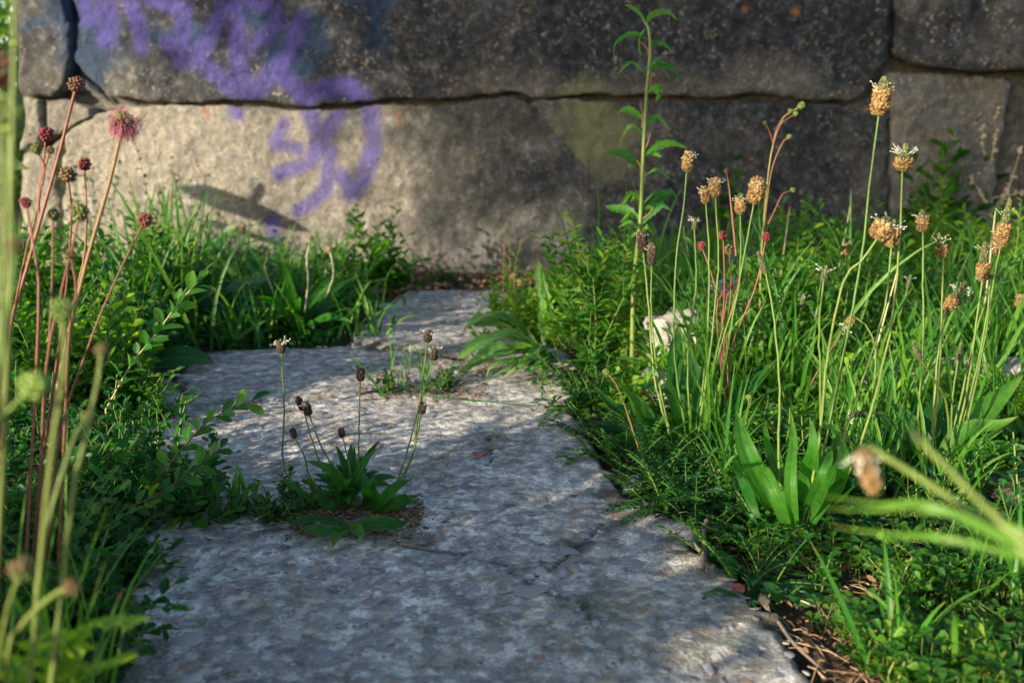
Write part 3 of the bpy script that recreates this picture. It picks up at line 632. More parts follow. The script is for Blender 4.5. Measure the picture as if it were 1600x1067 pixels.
def herb(label, c, nst, H, leafL, leafW, kind='oval', mat='herb', spread=.35, dens=90, smat='stem', group=None, name='leafy_weed', lean=None, whorl=1, tint=(.1, 1), srad=.0009, cat='weed', up=.7, side=True, sub=3):
    r = thing(name, label, cat, c, group); LB = MB(); Ps, Ds, Ls = [], [], []
    for i in range(nst):
        a = rng.uniform(0, 6.28); tl = abs(rng.normal(0, spread)); h = H * rng.uniform(.55, 1.1)
        d = np.array([math.cos(a) * math.sin(tl), math.sin(a) * math.sin(tl), math.cos(tl)]);
        if lean is not None: d = unit(d + np.array(lean))
        p0 = c + np.array([rng.normal(0, .008), rng.normal(0, .008), -.003]); p1 = p0 + d * h * .5 + rng.normal(0, .05 * h, 3); p2 = p0 + d * h + np.array([0, 0, -.12 * h * tl]) + rng.normal(0, .06 * h, 3)
        sp = spline([p0, p1, p2], 12); m = MB(); m.tube(sp, srad * 1.2, srad * .6, rng.uniform(0, 1), k=5); m.build('stem', M[smat], r, c)
        lines = [(sp, h)]
        if side:
            for b in range(int(rng.integers(1, sub + 1))):
                f = rng.uniform(.15, .75); q0 = sp[int(f * 11)]; aa = rng.uniform(0, 6.28); bd = unit(d + .9 * np.array([math.cos(aa), math.sin(aa), .1])); hl = h * rng.uniform(.25, .5)
                q = spline([q0, q0 + bd * hl * .5 + rng.normal(0, .01, 3), q0 + bd * hl + np.array([0, 0, .15 * hl])], 8); lines.append((q, hl)); LB.tube(q, srad * .6, srad * .4, .5, 1, k=3)
        for q, hl in lines:
            nn = max(3, int(hl * dens)); f = np.linspace(.12, .99, nn); idx = f * (len(q) - 1); i0 = np.minimum(idx.astype(int), len(q) - 2); pp = q[i0] + (q[i0 + 1] - q[i0]) * (idx - i0)[:, None]
            T = unit(q[i0 + 1] - q[i0])
            for wq in range(whorl):
                a = np.arange(nn) * GA + wq * 2 * math.pi / whorl + rng.uniform(-.3, .3, nn); hx = np.stack([np.cos(a), np.sin(a), np.zeros(nn)], 1)
                Ps.append(pp); Ds.append(hx + T * up + rng.normal(0, .2, (nn, 3))); Ls.append(leafL * rng.uniform(.6, 1.15, nn) * (1.05 - .45 * f))
    Ps, Ds, Ls = np.vstack(Ps), np.vstack(Ds), np.concatenate(Ls)
    Ls = Ls * 1.25; LB.leaves(Ps, Ds, Ls, Ls * leafW, rng.uniform(*tint, len(Ps)), kind)
    stuff(LB.build('foliage', [M[mat], M[smat]], r, c)); return r
def pinnate(mb, p0, az, L, el, droop, pairs, lf, tint, kind='tooth', rmat=1):
    q = bent(p0, az, L, el, droop, 12); mb.tube(q, .0006, .0004, .5, rmat, k=3)
    f = np.linspace(.2, .97, pairs); idx = f * 11; i0 = np.minimum(idx.astype(int), 10); pp = q[i0] + (q[i0 + 1] - q[i0]) * (idx - i0)[:, None]; T = unit(q[i0 + 1] - q[i0]); S = unit(np.cross(T, [0, 0, 1.]))
    for sg in (-1, 1):
        mb.leaves(pp, S * sg + T * .35 + rng.normal(0, .12, (pairs, 3)), lf * rng.uniform(.75, 1.15, pairs) * (1.1 - .4 * f), lf * .8 * (1.1 - .4 * f), np.clip(tint + rng.normal(0, .1, pairs), 0, 1), kind, roll=.25)
    mb.leaves(q[-1:], T[-1:], lf, lf * .7, tint, kind, roll=.2)
def ball(mb, c, r, tint, mat=0, el=1.0, n=46, ax=np.array([0, 0, 1.])):
    k = np.arange(n); z = 1 - 2 * (k + .5) / n; rr = np.sqrt(1 - z * z); a = k * GA; X, Y = perp(ax)
    D = (np.cos(a) * rr)[:, None] * X + (np.sin(a) * rr)[:, None] * Y + z[:, None] * ax * el
    xx = unit(np.cross(unit(D), np.array([.1, .2, 1.]))); zz = np.cross(xx, unit(D)); s = r * .62
    tv = OCT_V[:, [0, 2, 1]]
    mb.batch(tv, OCT_F, c + D * r * .5, xx, unit(D + rng.normal(0, .15, D.shape)), zz, s * rng.uniform(.6, 1.1, n), s * rng.uniform(.6, 1.15, n), s * .85, np.clip(tint + rng.normal(0, .14, n), 0, 1), mat)
    b = bmesh.new(); bmesh.ops.create_icosphere(b, subdivisions=1, radius=r * .7); V = np.array([v.co[:] for v in b.verts]); F = np.array([[v.index for v in f.verts] for f in b.faces]); b.free(); mb.add(V + c, F, tint * .8, mat)
def burnet_stalk(root, org, pts, Y0, Y1, r, tint, rad=.0008, smat='redstem', st=.3, el=1.1, tip=None, pink=False, node=None):
    n = len(pts); q = [P(a, b, Y0 + (Y1 - Y0) * i / (n - 1)) for i, (a, b) in enumerate(pts)]; sp = spline(q, 18); m = MB(); m.tube(sp, rad * 1.25, rad * .8, st, k=6)
    s = m.build('flower_stalk', M[smat], root, org); ax = unit(sp[-1] - sp[-2]); m = MB()
    ball(m, sp[-1] + ax * r * .8 * el, r, tint, 0, el, ax=ax)
    if pink:
        c = sp[-1] + ax * r * .8
        for i in range(330):
            d = unit(rng.normal(0, 1, 3) + np.array([0, 0, -.05])); p0 = c + d * r * .7; d = unit(d + [0, 0, -.35]); p1 = p0 + d * r * rng.uniform(.2, .95); p2 = p1 + d * r * rng.uniform(.1, .4) + np.array([0, 0, -r * rng.uniform(.1, .5)])
            m.tube(np.array([p0, p1, p2]), .0002, .00016, rng.uniform(0, 1), 1, k=3); m.batch(OCT_V, OCT_F, p2[None], np.array([[1., 0, 0]]), np.array([[0, 1., 0]]), np.array([[0, 0, 1.]]), .0007, .0007, .0008, .9, 1)
    m.build('flower_head', [M['burnet'], M['pink']], s, org); return s
def gp(px, py):
    c = G(px, py); c[2] = float(gh(c[0], c[1])); return c

# ------------------------------------------------------------------ middle plantain on the path
c = gp(548, 812)
pl = thing('plantain', 'small ribwort plantain growing alone in the middle of the concrete path', 'plantain', c)
Yc = c[1]
LV = [((545, 815), (500, 795), (455, 760), (440, 745), .0085), ((545, 812), (515, 790), (490, 760), (478, 742), .006), ((540, 815), (530, 790), (560, 755), (582, 738), .0075), ((550, 810), (575, 790), (572, 765), (588, 742), .006),
      ((560, 815), (600, 800), (640, 782), (656, 790), .0085), ((555, 812), (590, 790), (620, 760), (645, 748), .006), ((548, 820), (500, 812), (462, 818), (445, 808), .006), ((552, 822), (590, 818), (622, 820), (640, 812), .007),
      ((548, 820), (560, 830), (565, 838), (560, 845), .006), ((540, 825), (528, 836), (522, 846), (520, 856), .0065), ((545, 812), (548, 780), (560, 750), (556, 710), .0042), ((548, 812), (530, 780), (522, 745), (520, 718), .003),
      ((545, 822), (505, 830), (480, 825), (465, 832), .006), ((556, 812), (580, 780), (572, 755), (568, 735), .007), ((550, 815), (610, 790), (640, 775), (630, 785), .006)]
for i, (a, b, d, e, W_) in enumerate(LV):
    lo = (e[1] > 800); dy = [0, -.012, -.03, -.04] if lo and e[1] > 830 else [0, rng.uniform(-.02, .01), rng.uniform(-.03, .02), rng.uniform(-.03, .02)]
    q = [P(*k, Yc + s) for k, s in zip((a, b, d, e), dy)]
    if e[1] > 800: q = [G(*k, z=zz) for k, zz in zip((a, b, d, e), (.018, .022, .02, .016))]
    leaf_part(pl, c, spline(q, 14), W_ * .92, M['plantain'], rng.uniform(.05, .6), prof=LANCE, fold=.28, ribs=.10, wave=.15, nu=7)
for i in range(26):
    a = rng.uniform(0, 6.28); leaf_part(pl, c, bent(c + np.array([0, 0, .012]), a, rng.uniform(.03, .062), rng.uniform(.25, 1.25), rng.uniform(.4, 1.1), 12), rng.uniform(.0032, .0052), M['plantain'], rng.uniform(0, .4), prof=LANCE, fold=.3, ribs=.1, nu=7)
for pts, y1, L, W_, k, an, tl in (([(512, 812), (450, 745), (443, 640), (440, 551)], .0, .0105, .0085, 'dark', 26, None), ([(530, 800), (515, 745), (492, 700), (474, 640)], .01, .0125, .007, 'dark', 10, (-14, -28)),
        ([(535, 800), (532, 752), (505, 700), (483, 648)], -.01, .012, .007, 'dark', 3, (-8, -26)), ([(525, 800), (487, 748), (478, 715), (460, 684)], -.01, .0085, .0062, 'dark', 0, (-5, -20)), ([(545, 800), (549, 748), (543, 710), (535, 682)], .015, .0080, .0062, 'dark', 0, (-4, -20)),
        ([(556, 800), (560, 740), (561, 670), (563, 594)], 0, .0105, .0070, 'dark', 2, None), ([(570, 800), (630, 740), (655, 640), (667, 534)], .0, .0095, .008, 'dark', 14, (4, -20)), ([(575, 800), (618, 750), (655, 650), (677, 562)], .03, .0095, .0078, 'dark', 10, (2, -20)),
        ([(572, 805), (615, 770), (642, 700), (658, 646)], -.012, .0095, .0078, 'dark', 5, (3, -20))):
    stalk(pl, c, pts, Yc, Yc + y1, L, W_, k, an, rad=.00075, tilt=tl, smat=M['stem'], tint=.25)

# ------------------------------------------------------------------ right hand plantains
def stalks(root, c, rows, Y0):
    for pts, y1, L, W_, k, an, tl in rows: stalk(root, c, pts, Y0, Y0 + y1, L, W_, k, an, tilt=tl, rad=.0011)
c = gp(1240, 850); p1 = thing('plantain', 'ribwort plantain with upright broad leaves nearest to the path on the right', 'plantain', c); Y0 = c[1]
LV = [((1235, 850), (1205, 790), (1165, 710), (1150, 640), .017, .5), ((1238, 850), (1228, 770), (1205, 700), (1196, 655), .012, .6), ((1245, 850), (1235, 760), (1240, 690), (1235, 640), .011, .8), ((1240, 850), (1185, 800), (1160, 740), (1148, 715), .012, .4),
      ((1250, 850), (1280, 790), (1310, 740), (1330, 700), .014, .5), ((1250, 850), (1290, 800), (1325, 765), (1350, 740), .012, .3), ((1250, 852), (1225, 800), (1212, 775), (1240, 755), .017, 1.0), ((1255, 850), (1265, 800), (1290, 740), (1300, 700), .012, .8),
      ((1250, 855), (1290, 850), (1320, 845), (1335, 838), .010, .6), ((1245, 850), (1240, 815), (1275, 800), (1280, 830), .010, .9), ((1242, 850), (1260, 760), (1272, 700), (1265, 650), .013, .45), ((1240, 850), (1215, 770), (1190, 730), (1185, 690), .010, .7),
      ((1248, 850), (1300, 775), (1318, 720), (1312, 680), .012, .35)]
for a, b, d, e, W_, tn in LV:
    q = [P(*k, Y0 + s) for k, s in zip((a, b, d, e), (0, rng.uniform(-.02, .02), rng.uniform(-.04, .04), rng.uniform(-.05, .05)))]
    leaf_part(p1, c, spline(q, 16), W_ * rng.uniform(.42, .66), M['plantain'], min(1, tn + rng.uniform(-.1, .35)), prof=LANCE, fold=rng.uniform(.2, .55), ribs=.14, wave=.2, nu=9, side=np.array([1., rng.uniform(-1.6, 1.2), rng.uniform(-.3, .4)]))
stalks(p1, c, [([(1256, 850), (1290, 700), (1325, 520), (1342, 400), (1357, 290), (1373, 180)], .03, .028, .0155, 'brown', 9, (6, -40)),
    ([(1250, 850), (1275, 740), (1284, 620), (1282, 510), (1287, 438)], .0, .0105, .0105, 'green', 6, (4, -20)),
    ([(1245, 850), (1275, 720), (1296, 560), (1318, 440), (1345, 405), (1370, 374)], -.02, .0165, .0155, 'brown', 12, (12, -22)),
    ([(1235, 850), (1218, 740), (1221, 600), (1210, 500), (1196, 424)], .06, .0175, .0090, 'green', 0, (-12, -30))], Y0)
m_ = [([(1262, 850), (1310, 720), (1345, 620), (1376, 500), (1393, 386)], .06, .022, .0115, 'brown', 6, (4, -30)), ([(1270, 850), (1340, 700), (1385, 540), (1402, 400), (1410, 267)], .10, .021, .0165, 'half', 32, (5, -34))]
stalks(p1, c, m_, Y0)
c = gp(1455, 765); p2 = thing('plantain', 'large ribwort plantain with long arching leaves at the right edge', 'plantain', c); Y0 = c[1]
LV = [((1455, 770), (1490, 690), (1540, 640), (1600, 585), .015, .9, .04), ((1455, 770), (1500, 680), (1560, 665), (1592, 650), .011, .95, -.02), ((1455, 770), (1490, 720), (1540, 690), (1575, 662), .017, .8, -.04), ((1455, 772), (1520, 720), (1560, 700), (1610, 700), .012, .7, -.05),
      ((1450, 770), (1430, 690), (1405, 640), (1400, 630), .016, .3, .03), ((1455, 770), (1430, 710), (1400, 690), (1370, 640), .014, .5, 0), ((1460, 770), (1440, 700), (1460, 640), (1470, 610), .014, .2, .06), ((1450, 770), (1500, 745), (1550, 725), (1610, 735), .010, .4, -.04),
      ((1450, 770), (1400, 720), (1375, 700), (1340, 690), .012, .6, -.03), ((1455, 770), (1470, 700), (1500, 650), (1530, 600), .013, .35, .08), ((1455, 770), (1440, 720), (1425, 700), (1435, 655), .012, .6, -.03), ((1450, 772), (1430, 740), (1400, 735), (1380, 750), .011, .4, -.04)]
for a, b, d, e, W_, tn, dy in LV:
    q = [P(*k, Y0 + s) for k, s in zip((a, b, d, e), (0, dy * .3, dy * .7, dy))]
    leaf_part(p2, c, spline(q, 16), W_ * .85, M['plantain'], tn, prof=LANCE, fold=.3, ribs=.10, wave=.12, nu=7)
stalks(p2, c, [([(1445, 770), (1437, 680), (1440, 560), (1441, 440), (1442, 362)], .02, .019, .0115, 'brown', 5, None), ([(1450, 770), (1462, 620), (1472, 500), (1474, 401)], 0, .021, .0115, 'half', 9, (-6, -30)),
    ([(1460, 770), (1505, 640), (1524, 520), (1535, 438)], .02, .035, .0125, 'half', 8, (3, -50)), ([(1462, 770), (1500, 680), (1535, 540), (1553, 440), (1564, 382)], -.01, .040, .0125, 'half', 5, (12, -60)),
    ([(1455, 770), (1495, 660), (1530, 520), (1555, 430), (1558, 398)], .05, .030, .011, 'brown', 10, (3, -50)), ([(1445, 770), (1455, 680), (1470, 560), (1478, 486)], .04, .032, .012, 'half', 10, (22, -34)),
    ([(1460, 770), (1508, 660), (1538, 520), (1545, 441), (1537, 433)], .03, .015, .0075, 'green', 0, (30, 0)), ([(1455, 770), (1478, 740), (1476, 640), (1462, 590), (1437, 560)], -.05, .0155, .0095, 'green', 0, (-12, -28)),
    ([(1465, 770), (1488, 700), (1491, 620), (1497, 562)], .02, .016, .0090, 'green', 0, (5, -28)), ([(1400, 800), (1412, 710), (1398, 665), (1375, 642), (1352, 645)], -.08, .015, .0075, 'green', 10, (-28, 5)),
    ([(1400, 770), (1366, 650), (1370, 560), (1362, 512), (1335, 495)], .05, .017, .009, 'half', 12, (-22, 25))], Y0)
c = gp(1075, 700); p3 = thing('plantain', 'ribwort plantain with dark strap leaves reaching over the right edge of the path', 'plantain', c); Y0 = c[1]
LV = [((1060, 700), (1020, 695), (975, 690), (932, 705), .013, .35, -.03), ((1060, 700), (1010, 650), (960, 640), (925, 600), .013, .25, .05), ((1060, 700), (1010, 660), (990, 630), (965, 595), .015, .9, .02), ((1065, 700), (1010, 680), (960, 668), (925, 660), .014, .15, .02),
      ((1070, 700), (1060, 640), (1055, 560), (1062, 500), .012, .3, .1), ((1075, 700), (1100, 640), (1085, 590), (1075, 540), .013, .5, .06), ((1080, 700), (1130, 650), (1180, 600), (1215, 560), .012, .5, .06), ((1080, 700), (1150, 660), (1200, 650), (1250, 640), .012, .4, .02),
      ((1075, 700), (1050, 620), (1030, 610), (985, 600), .011, .5, .05)]
for a, b, d, e, W_, tn, dy in LV:
    q = [P(*k, Y0 + s) for k, s in zip((a, b, d, e), (0, dy * .3, dy * .7, dy))]
    leaf_part(p3, c, spline(q, 14), W_ * .9, M['plantain'], tn, prof=LANCE, fold=.3, ribs=.10, wave=.12, nu=7)
stalks(p3, c, [([(1075, 700), (1055, 560), (1058, 420), (1063, 320), (1073, 268)], .05, .021, .012, 'full', 12, (4, -34)), ([(1085, 700), (1100, 560), (1108, 420), (1103, 318)], .04, .018, .0105, 'full', 12, (-4, -30)),
    ([(1088, 700), (1108, 560), (1120, 420), (1118, 308)], .0, .019, .0125, 'full', 16, (-1, -30)), ([(1095, 700), (1122, 560), (1147, 440), (1157, 334)], 0, .020, .0125, 'brown', 14, (1, -34)),
    ([(1095, 700), (1128, 600), (1150, 460), (1178, 318)], -.02, .025, .018, 'full', 9, (8, -40)), ([(1080, 700), (1075, 560), (1084, 440), (1085, 358)], .08, .012, .010, 'green', 22, (1, -20)),
    ([(1050, 690), (1022, 600), (1010, 480), (1005, 394)], .08, .024, .012, 'dark', 12, (-2, -34)), ([(1050, 690), (1028, 600), (1019, 500), (1018, 414)], .06, .024, .010, 'dark', 6, (1, -34))], Y0)
for k, (x, y, hx, hy, kd, word) in enumerate(((1240, 640, 1252, 480, 'green', 'second'), (1310, 600, 1322, 400, 'full', 'third'), (1180, 600, 1165, 470, 'dark', 'first'), (1400, 620, 1418, 450, 'green', 'fourth'), (1560, 640, 1590, 480, 'full', 'sixth'), (1480, 600, 1512, 470, 'green', 'fifth'))):
    c = gp(x, y); r = thing('plantain', 'slender single stalked plantain deep among the right hand weeds, ' + word + ' from left', 'plantain', c, 'slender plantains deep in the right hand weeds'); rosette(r, c, 7, .13, .008, (.6, 1.4), (.3, 1.0), tint=(.4, 1))
    stalk(r, c, [(x, y), (x + (hx - x) * .3 - 6, (y + hy) / 2), (hx, hy)], c[1], c[1], .016, .010, kd, 6, rad=.0011)
# pale wandering stalk leaning through the plantains
m = MB(); m.tube(spline([P(1205, 760, .86), P(1170, 640, .88), P(1135, 590, .88), P(1125, 520, .9), P(1140, 470, .92)], 22), .0011, .0008, .9); tag(m.build('bent_stalk', M['drystem'], None, gp(1205, 800)), 'pale bare stalk bending left among the plantain stalks right of the path', 'stalk').location = gp(1205, 800)
bpy.data.objects['bent_stalk'].data.transform(Matrix.Translation(-Vector([float(v) for v in (0, 0, 0)])))
bpy.data.objects['bent_stalk'].location = (0, 0, 0)
# blurred close plants at the lower right
c = np.array([.42, .20, .0]); fg = thing('plantain', 'out of focus plantain leaning into view very close at the right edge', 'plantain', c)
for pts, Ya, Yb, hd in (([(1900, 1150), (1610, 872), (1480, 775), (1372, 706)], .22, .30, 1), ([(1900, 1100), (1600, 845), (1500, 755), (1440, 690)], .22, .28, 0)):
    if hd: 
        q = [P(a, b, Ya + (Yb - Ya) * i / 3) for i, (a, b) in enumerate(pts)]; q.append(P(1352, 694, .30)); q.append(P(1346, 702, .30)); sp = spline(q, 22); m = MB(); m.tube(sp, .0012, .001, .7, k=7); st = m.build('flower_stalk', M['stem'], fg, c)
        m = MB(); ax = unit(P(1368, 765, .30) - P(1348, 700, .30)); head(m, sp[-1], ax, .0155, .0075, 'full', 16, at=.1); m.build('seed_head', [M['bract'], M['cone'], M['anther']], st, c)
    else: stalk(fg, c, pts, Ya, Yb, .006, .004, 'green', 0, rad=.0011)
for pts in ([(1800, 950), (1480, 797), (1380, 788), (1290, 775)], [(1800, 930), (1500, 845), (1400, 836), (1300, 822)], [(1800, 950), (1600, 830), (1500, 805), (1400, 798)], [(1800, 980), (1480, 800), (1380, 797), (1290, 795)]):
    m = MB(); m.ribbon(spline([P(a, b, .24 + .015 * i) for i, (a, b) in enumerate(pts)], 16), .0009, .95, fold=.3, nu=3, prof=lambda t: np.clip((1 - t) * 3, .1, 1), side=np.array([0, .3, 1.])); m.build('leaf', M['grass'], fg, c)

# ------------------------------------------------------------------ burnets, left
def burnet_leaves(root, c, n, L, mat='herb', tint=(.2, .9), lf=.010):
    for i in range(n):
        m = MB(); a = i * GA; pinnate(m, c + np.array([0, 0, .004]), a, L * rng.uniform(.6, 1.1), rng.uniform(.4, 1.3), rng.uniform(.5, 1.4), 8, lf * rng.uniform(.8, 1.2), rng.uniform(*tint)); m.build('leaf', [M[mat], M['stem']], root, c)
def burnet(label, c, rows, nl=8, L=.10, Y0=None):
    r = thing('salad_burnet', label, 'burnet', c); Y0 = c[1] if Y0 is None else Y0
    for row in rows:
        pts, y1, rr, tn = row[:4]; kw = row[4] if len(row) > 4 else {}
        burnet_stalk(r, c, pts, Y0, Y0 + y1, rr, tn, **kw)
    burnet_leaves(r, c, nl, L); return r
YB = .62
c = np.array([P(60, 700, YB)[0], YB, 0.]); c[2] = float(gh(c[0], c[1]))
burnet('salad burnet with one open pink flower tuft before the wall on the left', c,
  [([(70, 900), (85, 640), (130, 430), (170, 290), (190, 205)], .02, .0064, .3, dict(pink=True, st=.75, rad=.0014)), ([(75, 900), (92, 690), (135, 550), (175, 450), (222, 353)], .0, .0048, .75, dict(st=.2))], 9)
c = np.array([P(20, 700, .68)[0], .68, 0.]); c[2] = float(gh(c[0], c[1]))
burnet('salad burnet with tall pink stems and dark red seed balls at left', c,
  [([(0, 900), (10, 560), (42, 420), (90, 250), (117, 143)], .02, .0055, .62, dict(st=.45, rad=.0013)), ([(5, 900), (8, 600), (35, 420), (60, 320), (71, 222)], .0, .0050, .95, dict(st=.4, el=1.25)), ([(60, 330), (62, 290), (70, 262), (77, 240)], .0, .0028, .5, dict(st=.5, rad=.0007)),
   ([(66, 290), (70, 262), (66, 250), (60, 240)], -.01, .0036, .32, dict(st=.5, rad=.0006)), ([(40, 900), (95, 520), (108, 400), (112, 330), (107, 284)], -.03, .0056, .55, dict(st=.3)), ([(50, 900), (112, 500), (132, 400), (135, 330), (132, 266)], .02, .0048, .85, dict(st=.45))], 9)
c = np.array([P(80, 760, .56)[0], .56, 0.]); c[2] = float(gh(c[0], c[1]))
burnet('salad burnet with short stems and olive seed balls above the left grass', c,
  [([(60, 900), (70, 600), (95, 460), (115, 380), (123, 342)], .0, .0050, .28, dict(st=.3)), ([(50, 900), (75, 560), (82, 430), (83, 345)], .03, .0042, .42, dict(st=.2)), ([(40, 900), (60, 500), (55, 400), (42, 325)], .02, .0036, .9, dict(st=.5)), ([(0, 900), (10, 500), (12, 420), (8, 352)], .0, .0042, .5, {}), ([(90, 900), (110, 500), (120, 460), (112, 405)], .0, .003, .5, {})], 8)
YF = .33
c = np.array([P(60, 900, YF)[0] - .02, YF - .02, 0.]); c[2] = float(gh(c[0], c[1]))
burnet('blurred close salad burnet with smooth green seed balls in the left foreground', c,
  [([(30, 1250), (75, 760), (95, 620), (102, 560), (98, 500)], .0, .0040, .0, dict(smat='stem', st=.85, rad=.0009)), ([(-60, 1250), (-60, 900), (-30, 700), (10, 645), (42, 614)], -.01, .0048, .0, dict(smat='stem', st=.6, rad=.0009)), ([(60, 1250), (110, 800), (130, 700), (152, 600), (158, 556)], .03, .0026, .45, dict(smat='stem', st=.9, rad=.0008)),
   ([(-30, 1400), (-10, 1100), (10, 960), (30, 900)], -.02, .0042, .4, dict(smat='stem', st=.8)), ([(20, 1400), (10, 1050), (40, 970), (90, 925), (108, 918)], -.02, .0030, .45, dict(smat='stem', st=.8, rad=.001)), ([(40, 1250), (60, 900), (110, 700), (135, 655)], .05, .0028, .45, dict(smat='stem', st=.8, rad=.0008))], 10, .085, )
c = np.array([P(-60, 900, .30)[0], .30, 0.])
burnet('close blurred salad burnet with thick stem crossing the top left corner', c,
  [([(-40, 1300), (0, 800), (15, 450), (16, 215)], .02, .0052, .22, dict(smat='stem', st=.9, rad=.0010, el=1.7)), ([(-80, 1300), (-20, 800), (5, 400), (0, 140)], .04, .0050, .6, dict(smat='stem', st=.8, rad=.0009, el=1.8)), ([(-30, 1300), (5, 700), (18, 300), (24, -60)], .01, .0050, .5, dict(smat='stem', st=.75, rad=.0009)), ([(-30, 1300), (-30, 800), (0, 560), (25, 420), (25, 395)], .0, .003, .4, dict(smat='stem', rad=.001))], 8)
# burnets, right
c = gp(1140, 690); Y0 = c[1]
burnet('salad burnet with small crimson balls among the plantain stalks on the right', c,
  [([(1140, 690), (1128, 500), (1112, 430), (1098, 390)], .03, .0050, .95, dict(st=.3)), ([(1140, 690), (1128, 560), (1132, 450), (1130, 375)], -.01, .0050, .97, dict(st=.4)), ([(1145, 690), (1135, 540), (1142, 450), (1140, 398)], .0, .0055, .45, dict(st=.8)), ([(1150, 690), (1140, 560), (1180, 450), (1196, 377)], .02, .0050, .97, dict(st=.5)),
   ([(1140, 690), (1130, 560), (1146, 470), (1155, 440)], -.03, .0032, .97, dict(rad=.0007)), ([(1140, 690), (1127, 560), (1135, 470), (1140, 452)], .0, .0032, .9, dict(rad=.0007)), ([(1140, 690), (1125, 560), (1120, 480), (1128, 461)], .01, .0034, .85, dict(rad=.0007)),
   ([(1225, 760), (1260, 620), (1290, 560), (1326, 502)], .0, .0034, .97, dict(rad=.0008, st=.2))], 7, .10)
c = gp(1190, 640); Y0 = c[1]
burnet('tall branching salad burnet with small green heads in front of the right hand wall', c,
  [([(1190, 640), (1188, 450), (1195, 330), (1207, 230), (1228, 178), (1248, 168)], .0, .0042, .1, dict(st=.95, rad=.0013)), ([(1193, 360), (1205, 270), (1222, 225), (1230, 216)], .0, .0030, .1, dict(st=.6, rad=.0008)), ([(1205, 240), (1212, 205), (1222, 185), (1232, 176)], .0, .0028, .12, dict(st=.3, rad=.0006)), ([(1207, 230), (1220, 195), (1240, 180)], -.01, .0028, .12, dict(st=.3, rad=.0006)),
   ([(1200, 350), (1210, 330), (1222, 305), (1236, 298)], .02, .0030, .1, dict(st=.5, rad=.0008)), ([(1150, 400), (1140, 300), (1135, 270)], .03, .0030, .4, dict(st=.5, rad=.0008)), ([(1208, 225), (1202, 205), (1196, 194)], .02, .0026, .4, dict(rad=.0005))], 8, .10)
c = gp(1010, 720)
burnet('lone small burnet stem with a lime bud in front of the dark strap leaves', c, [([(1010, 740), (985, 660), (965, 605), (950, 585)], 0, .0036, .15, dict(st=.8)), ([(1140, 800), (1160, 700), (1170, 625)], .0, .0032, .2, dict(rad=.0007))], 4, .06)

# ------------------------------------------------------------------ tall weed with drooping toothed leaves
c = gp(985, 560); Y0 = 1.22; c = np.array([P(988, 560, Y0)[0], Y0, 0]); c[2] = float(gh(c[0], c[1]))
tw = thing('tall_weed', 'single tall green weed with drooping toothed leaves standing in front of the wall', 'weed', c)
q = [c] + [P(a, b, Y0) for a, b in ((990, 450), (1000, 350), (1005, 240), (1010, 150), (1016, 80), (1012, 38), (1004, 28))]; sp = spline(q, 30); m = MB(); m.tube(sp, .0031, .0018, .75, k=8); m.build('stem', M['stem'], tw, c)
for pts, W_, tn in (([(1010, 38), (1020, 22), (1045, 18), (1060, 34)], .006, .9), ([(1010, 36), (998, 22), (985, 12), (975, 8)], .005, .8), ([(1008, 45), (1000, 60), (1000, 78), (1004, 88)], .005, .9), ([(1012, 62), (990, 55), (965, 66), (958, 90)], .006, .5),
     ([(1015, 105), (1030, 98), (1055, 108), (1062, 132)], .006, .4), ([(1010, 145), (1022, 135), (1030, 145), (1024, 160)], .007, .9), ([(1004, 188), (992, 178), (976, 172), (963, 180)], .007, .95), ([(1003, 245), (1025, 228), (1050, 222), (1075, 232)], .008, .7),
     ([(1002, 270), (990, 255), (970, 240), (945, 240)], .008, .25), ([(1000, 345), (980, 330), (960, 326), (945, 322)], .009, .6), ([(1002, 330), (1030, 310), (1050, 300), (1060, 312)], .009, .4), ([(1000, 352), (1020, 330), (1035, 320), (1050, 330)], .007, .5)):
    m = MB(); yy = rng.uniform(-.04, .04); m.ribbon(spline([P(a, b, Y0 + yy * i / 3) for i, (a, b) in enumerate(pts)], 15), W_ * .85, tn, fold=.35, nu=5, teeth=.3, prof=LANCE, wave=.1, side=np.array([0.15, .55, .85])); m.build('leaf', M['herb'], tw, c)
for i in range(16):
    b = rng.uniform(60, 420); a = 1010 - (b - 60) * .03 + (3 if b < 100 else 0); sg = rng.choice([-1, 1]); L = rng.uniform(18, 46); m = MB()
    m.ribbon(spline([P(a, b, Y0), P(a + sg * L * .5, b - L * rng.uniform(.2, .5), Y0 + rng.uniform(-.02, .02)), P(a + sg * L, b - L * rng.uniform(-.3, .2), Y0 + rng.uniform(-.04, .04))], 12), rng.uniform(.0025, .0045), rng.uniform(.3, 1), fold=.35, nu=5, teeth=.3, prof=LANCE, wave=.15, side=np.array([0.15, .55, .85])); m.build('leaf', M['herb'], tw, c)
for a, b, a2, b2 in ((1003, 240, 1016, 208), (1001, 272, 995, 250), (1000, 300, 1008, 268), (1010, 150, 1018, 112), (1014, 82, 996, 62), (1003, 200, 1000, 160), (1000, 345, 1020, 325)):
    m = MB(); m.tube(spline([P(a, b, Y0), P((a + a2) / 2 + 3, (b + b2) / 2, Y0), P(a2, b2, Y0)], 6), .0012, .0007, .6); m.build('side_shoot', M['redstem'], tw, c)

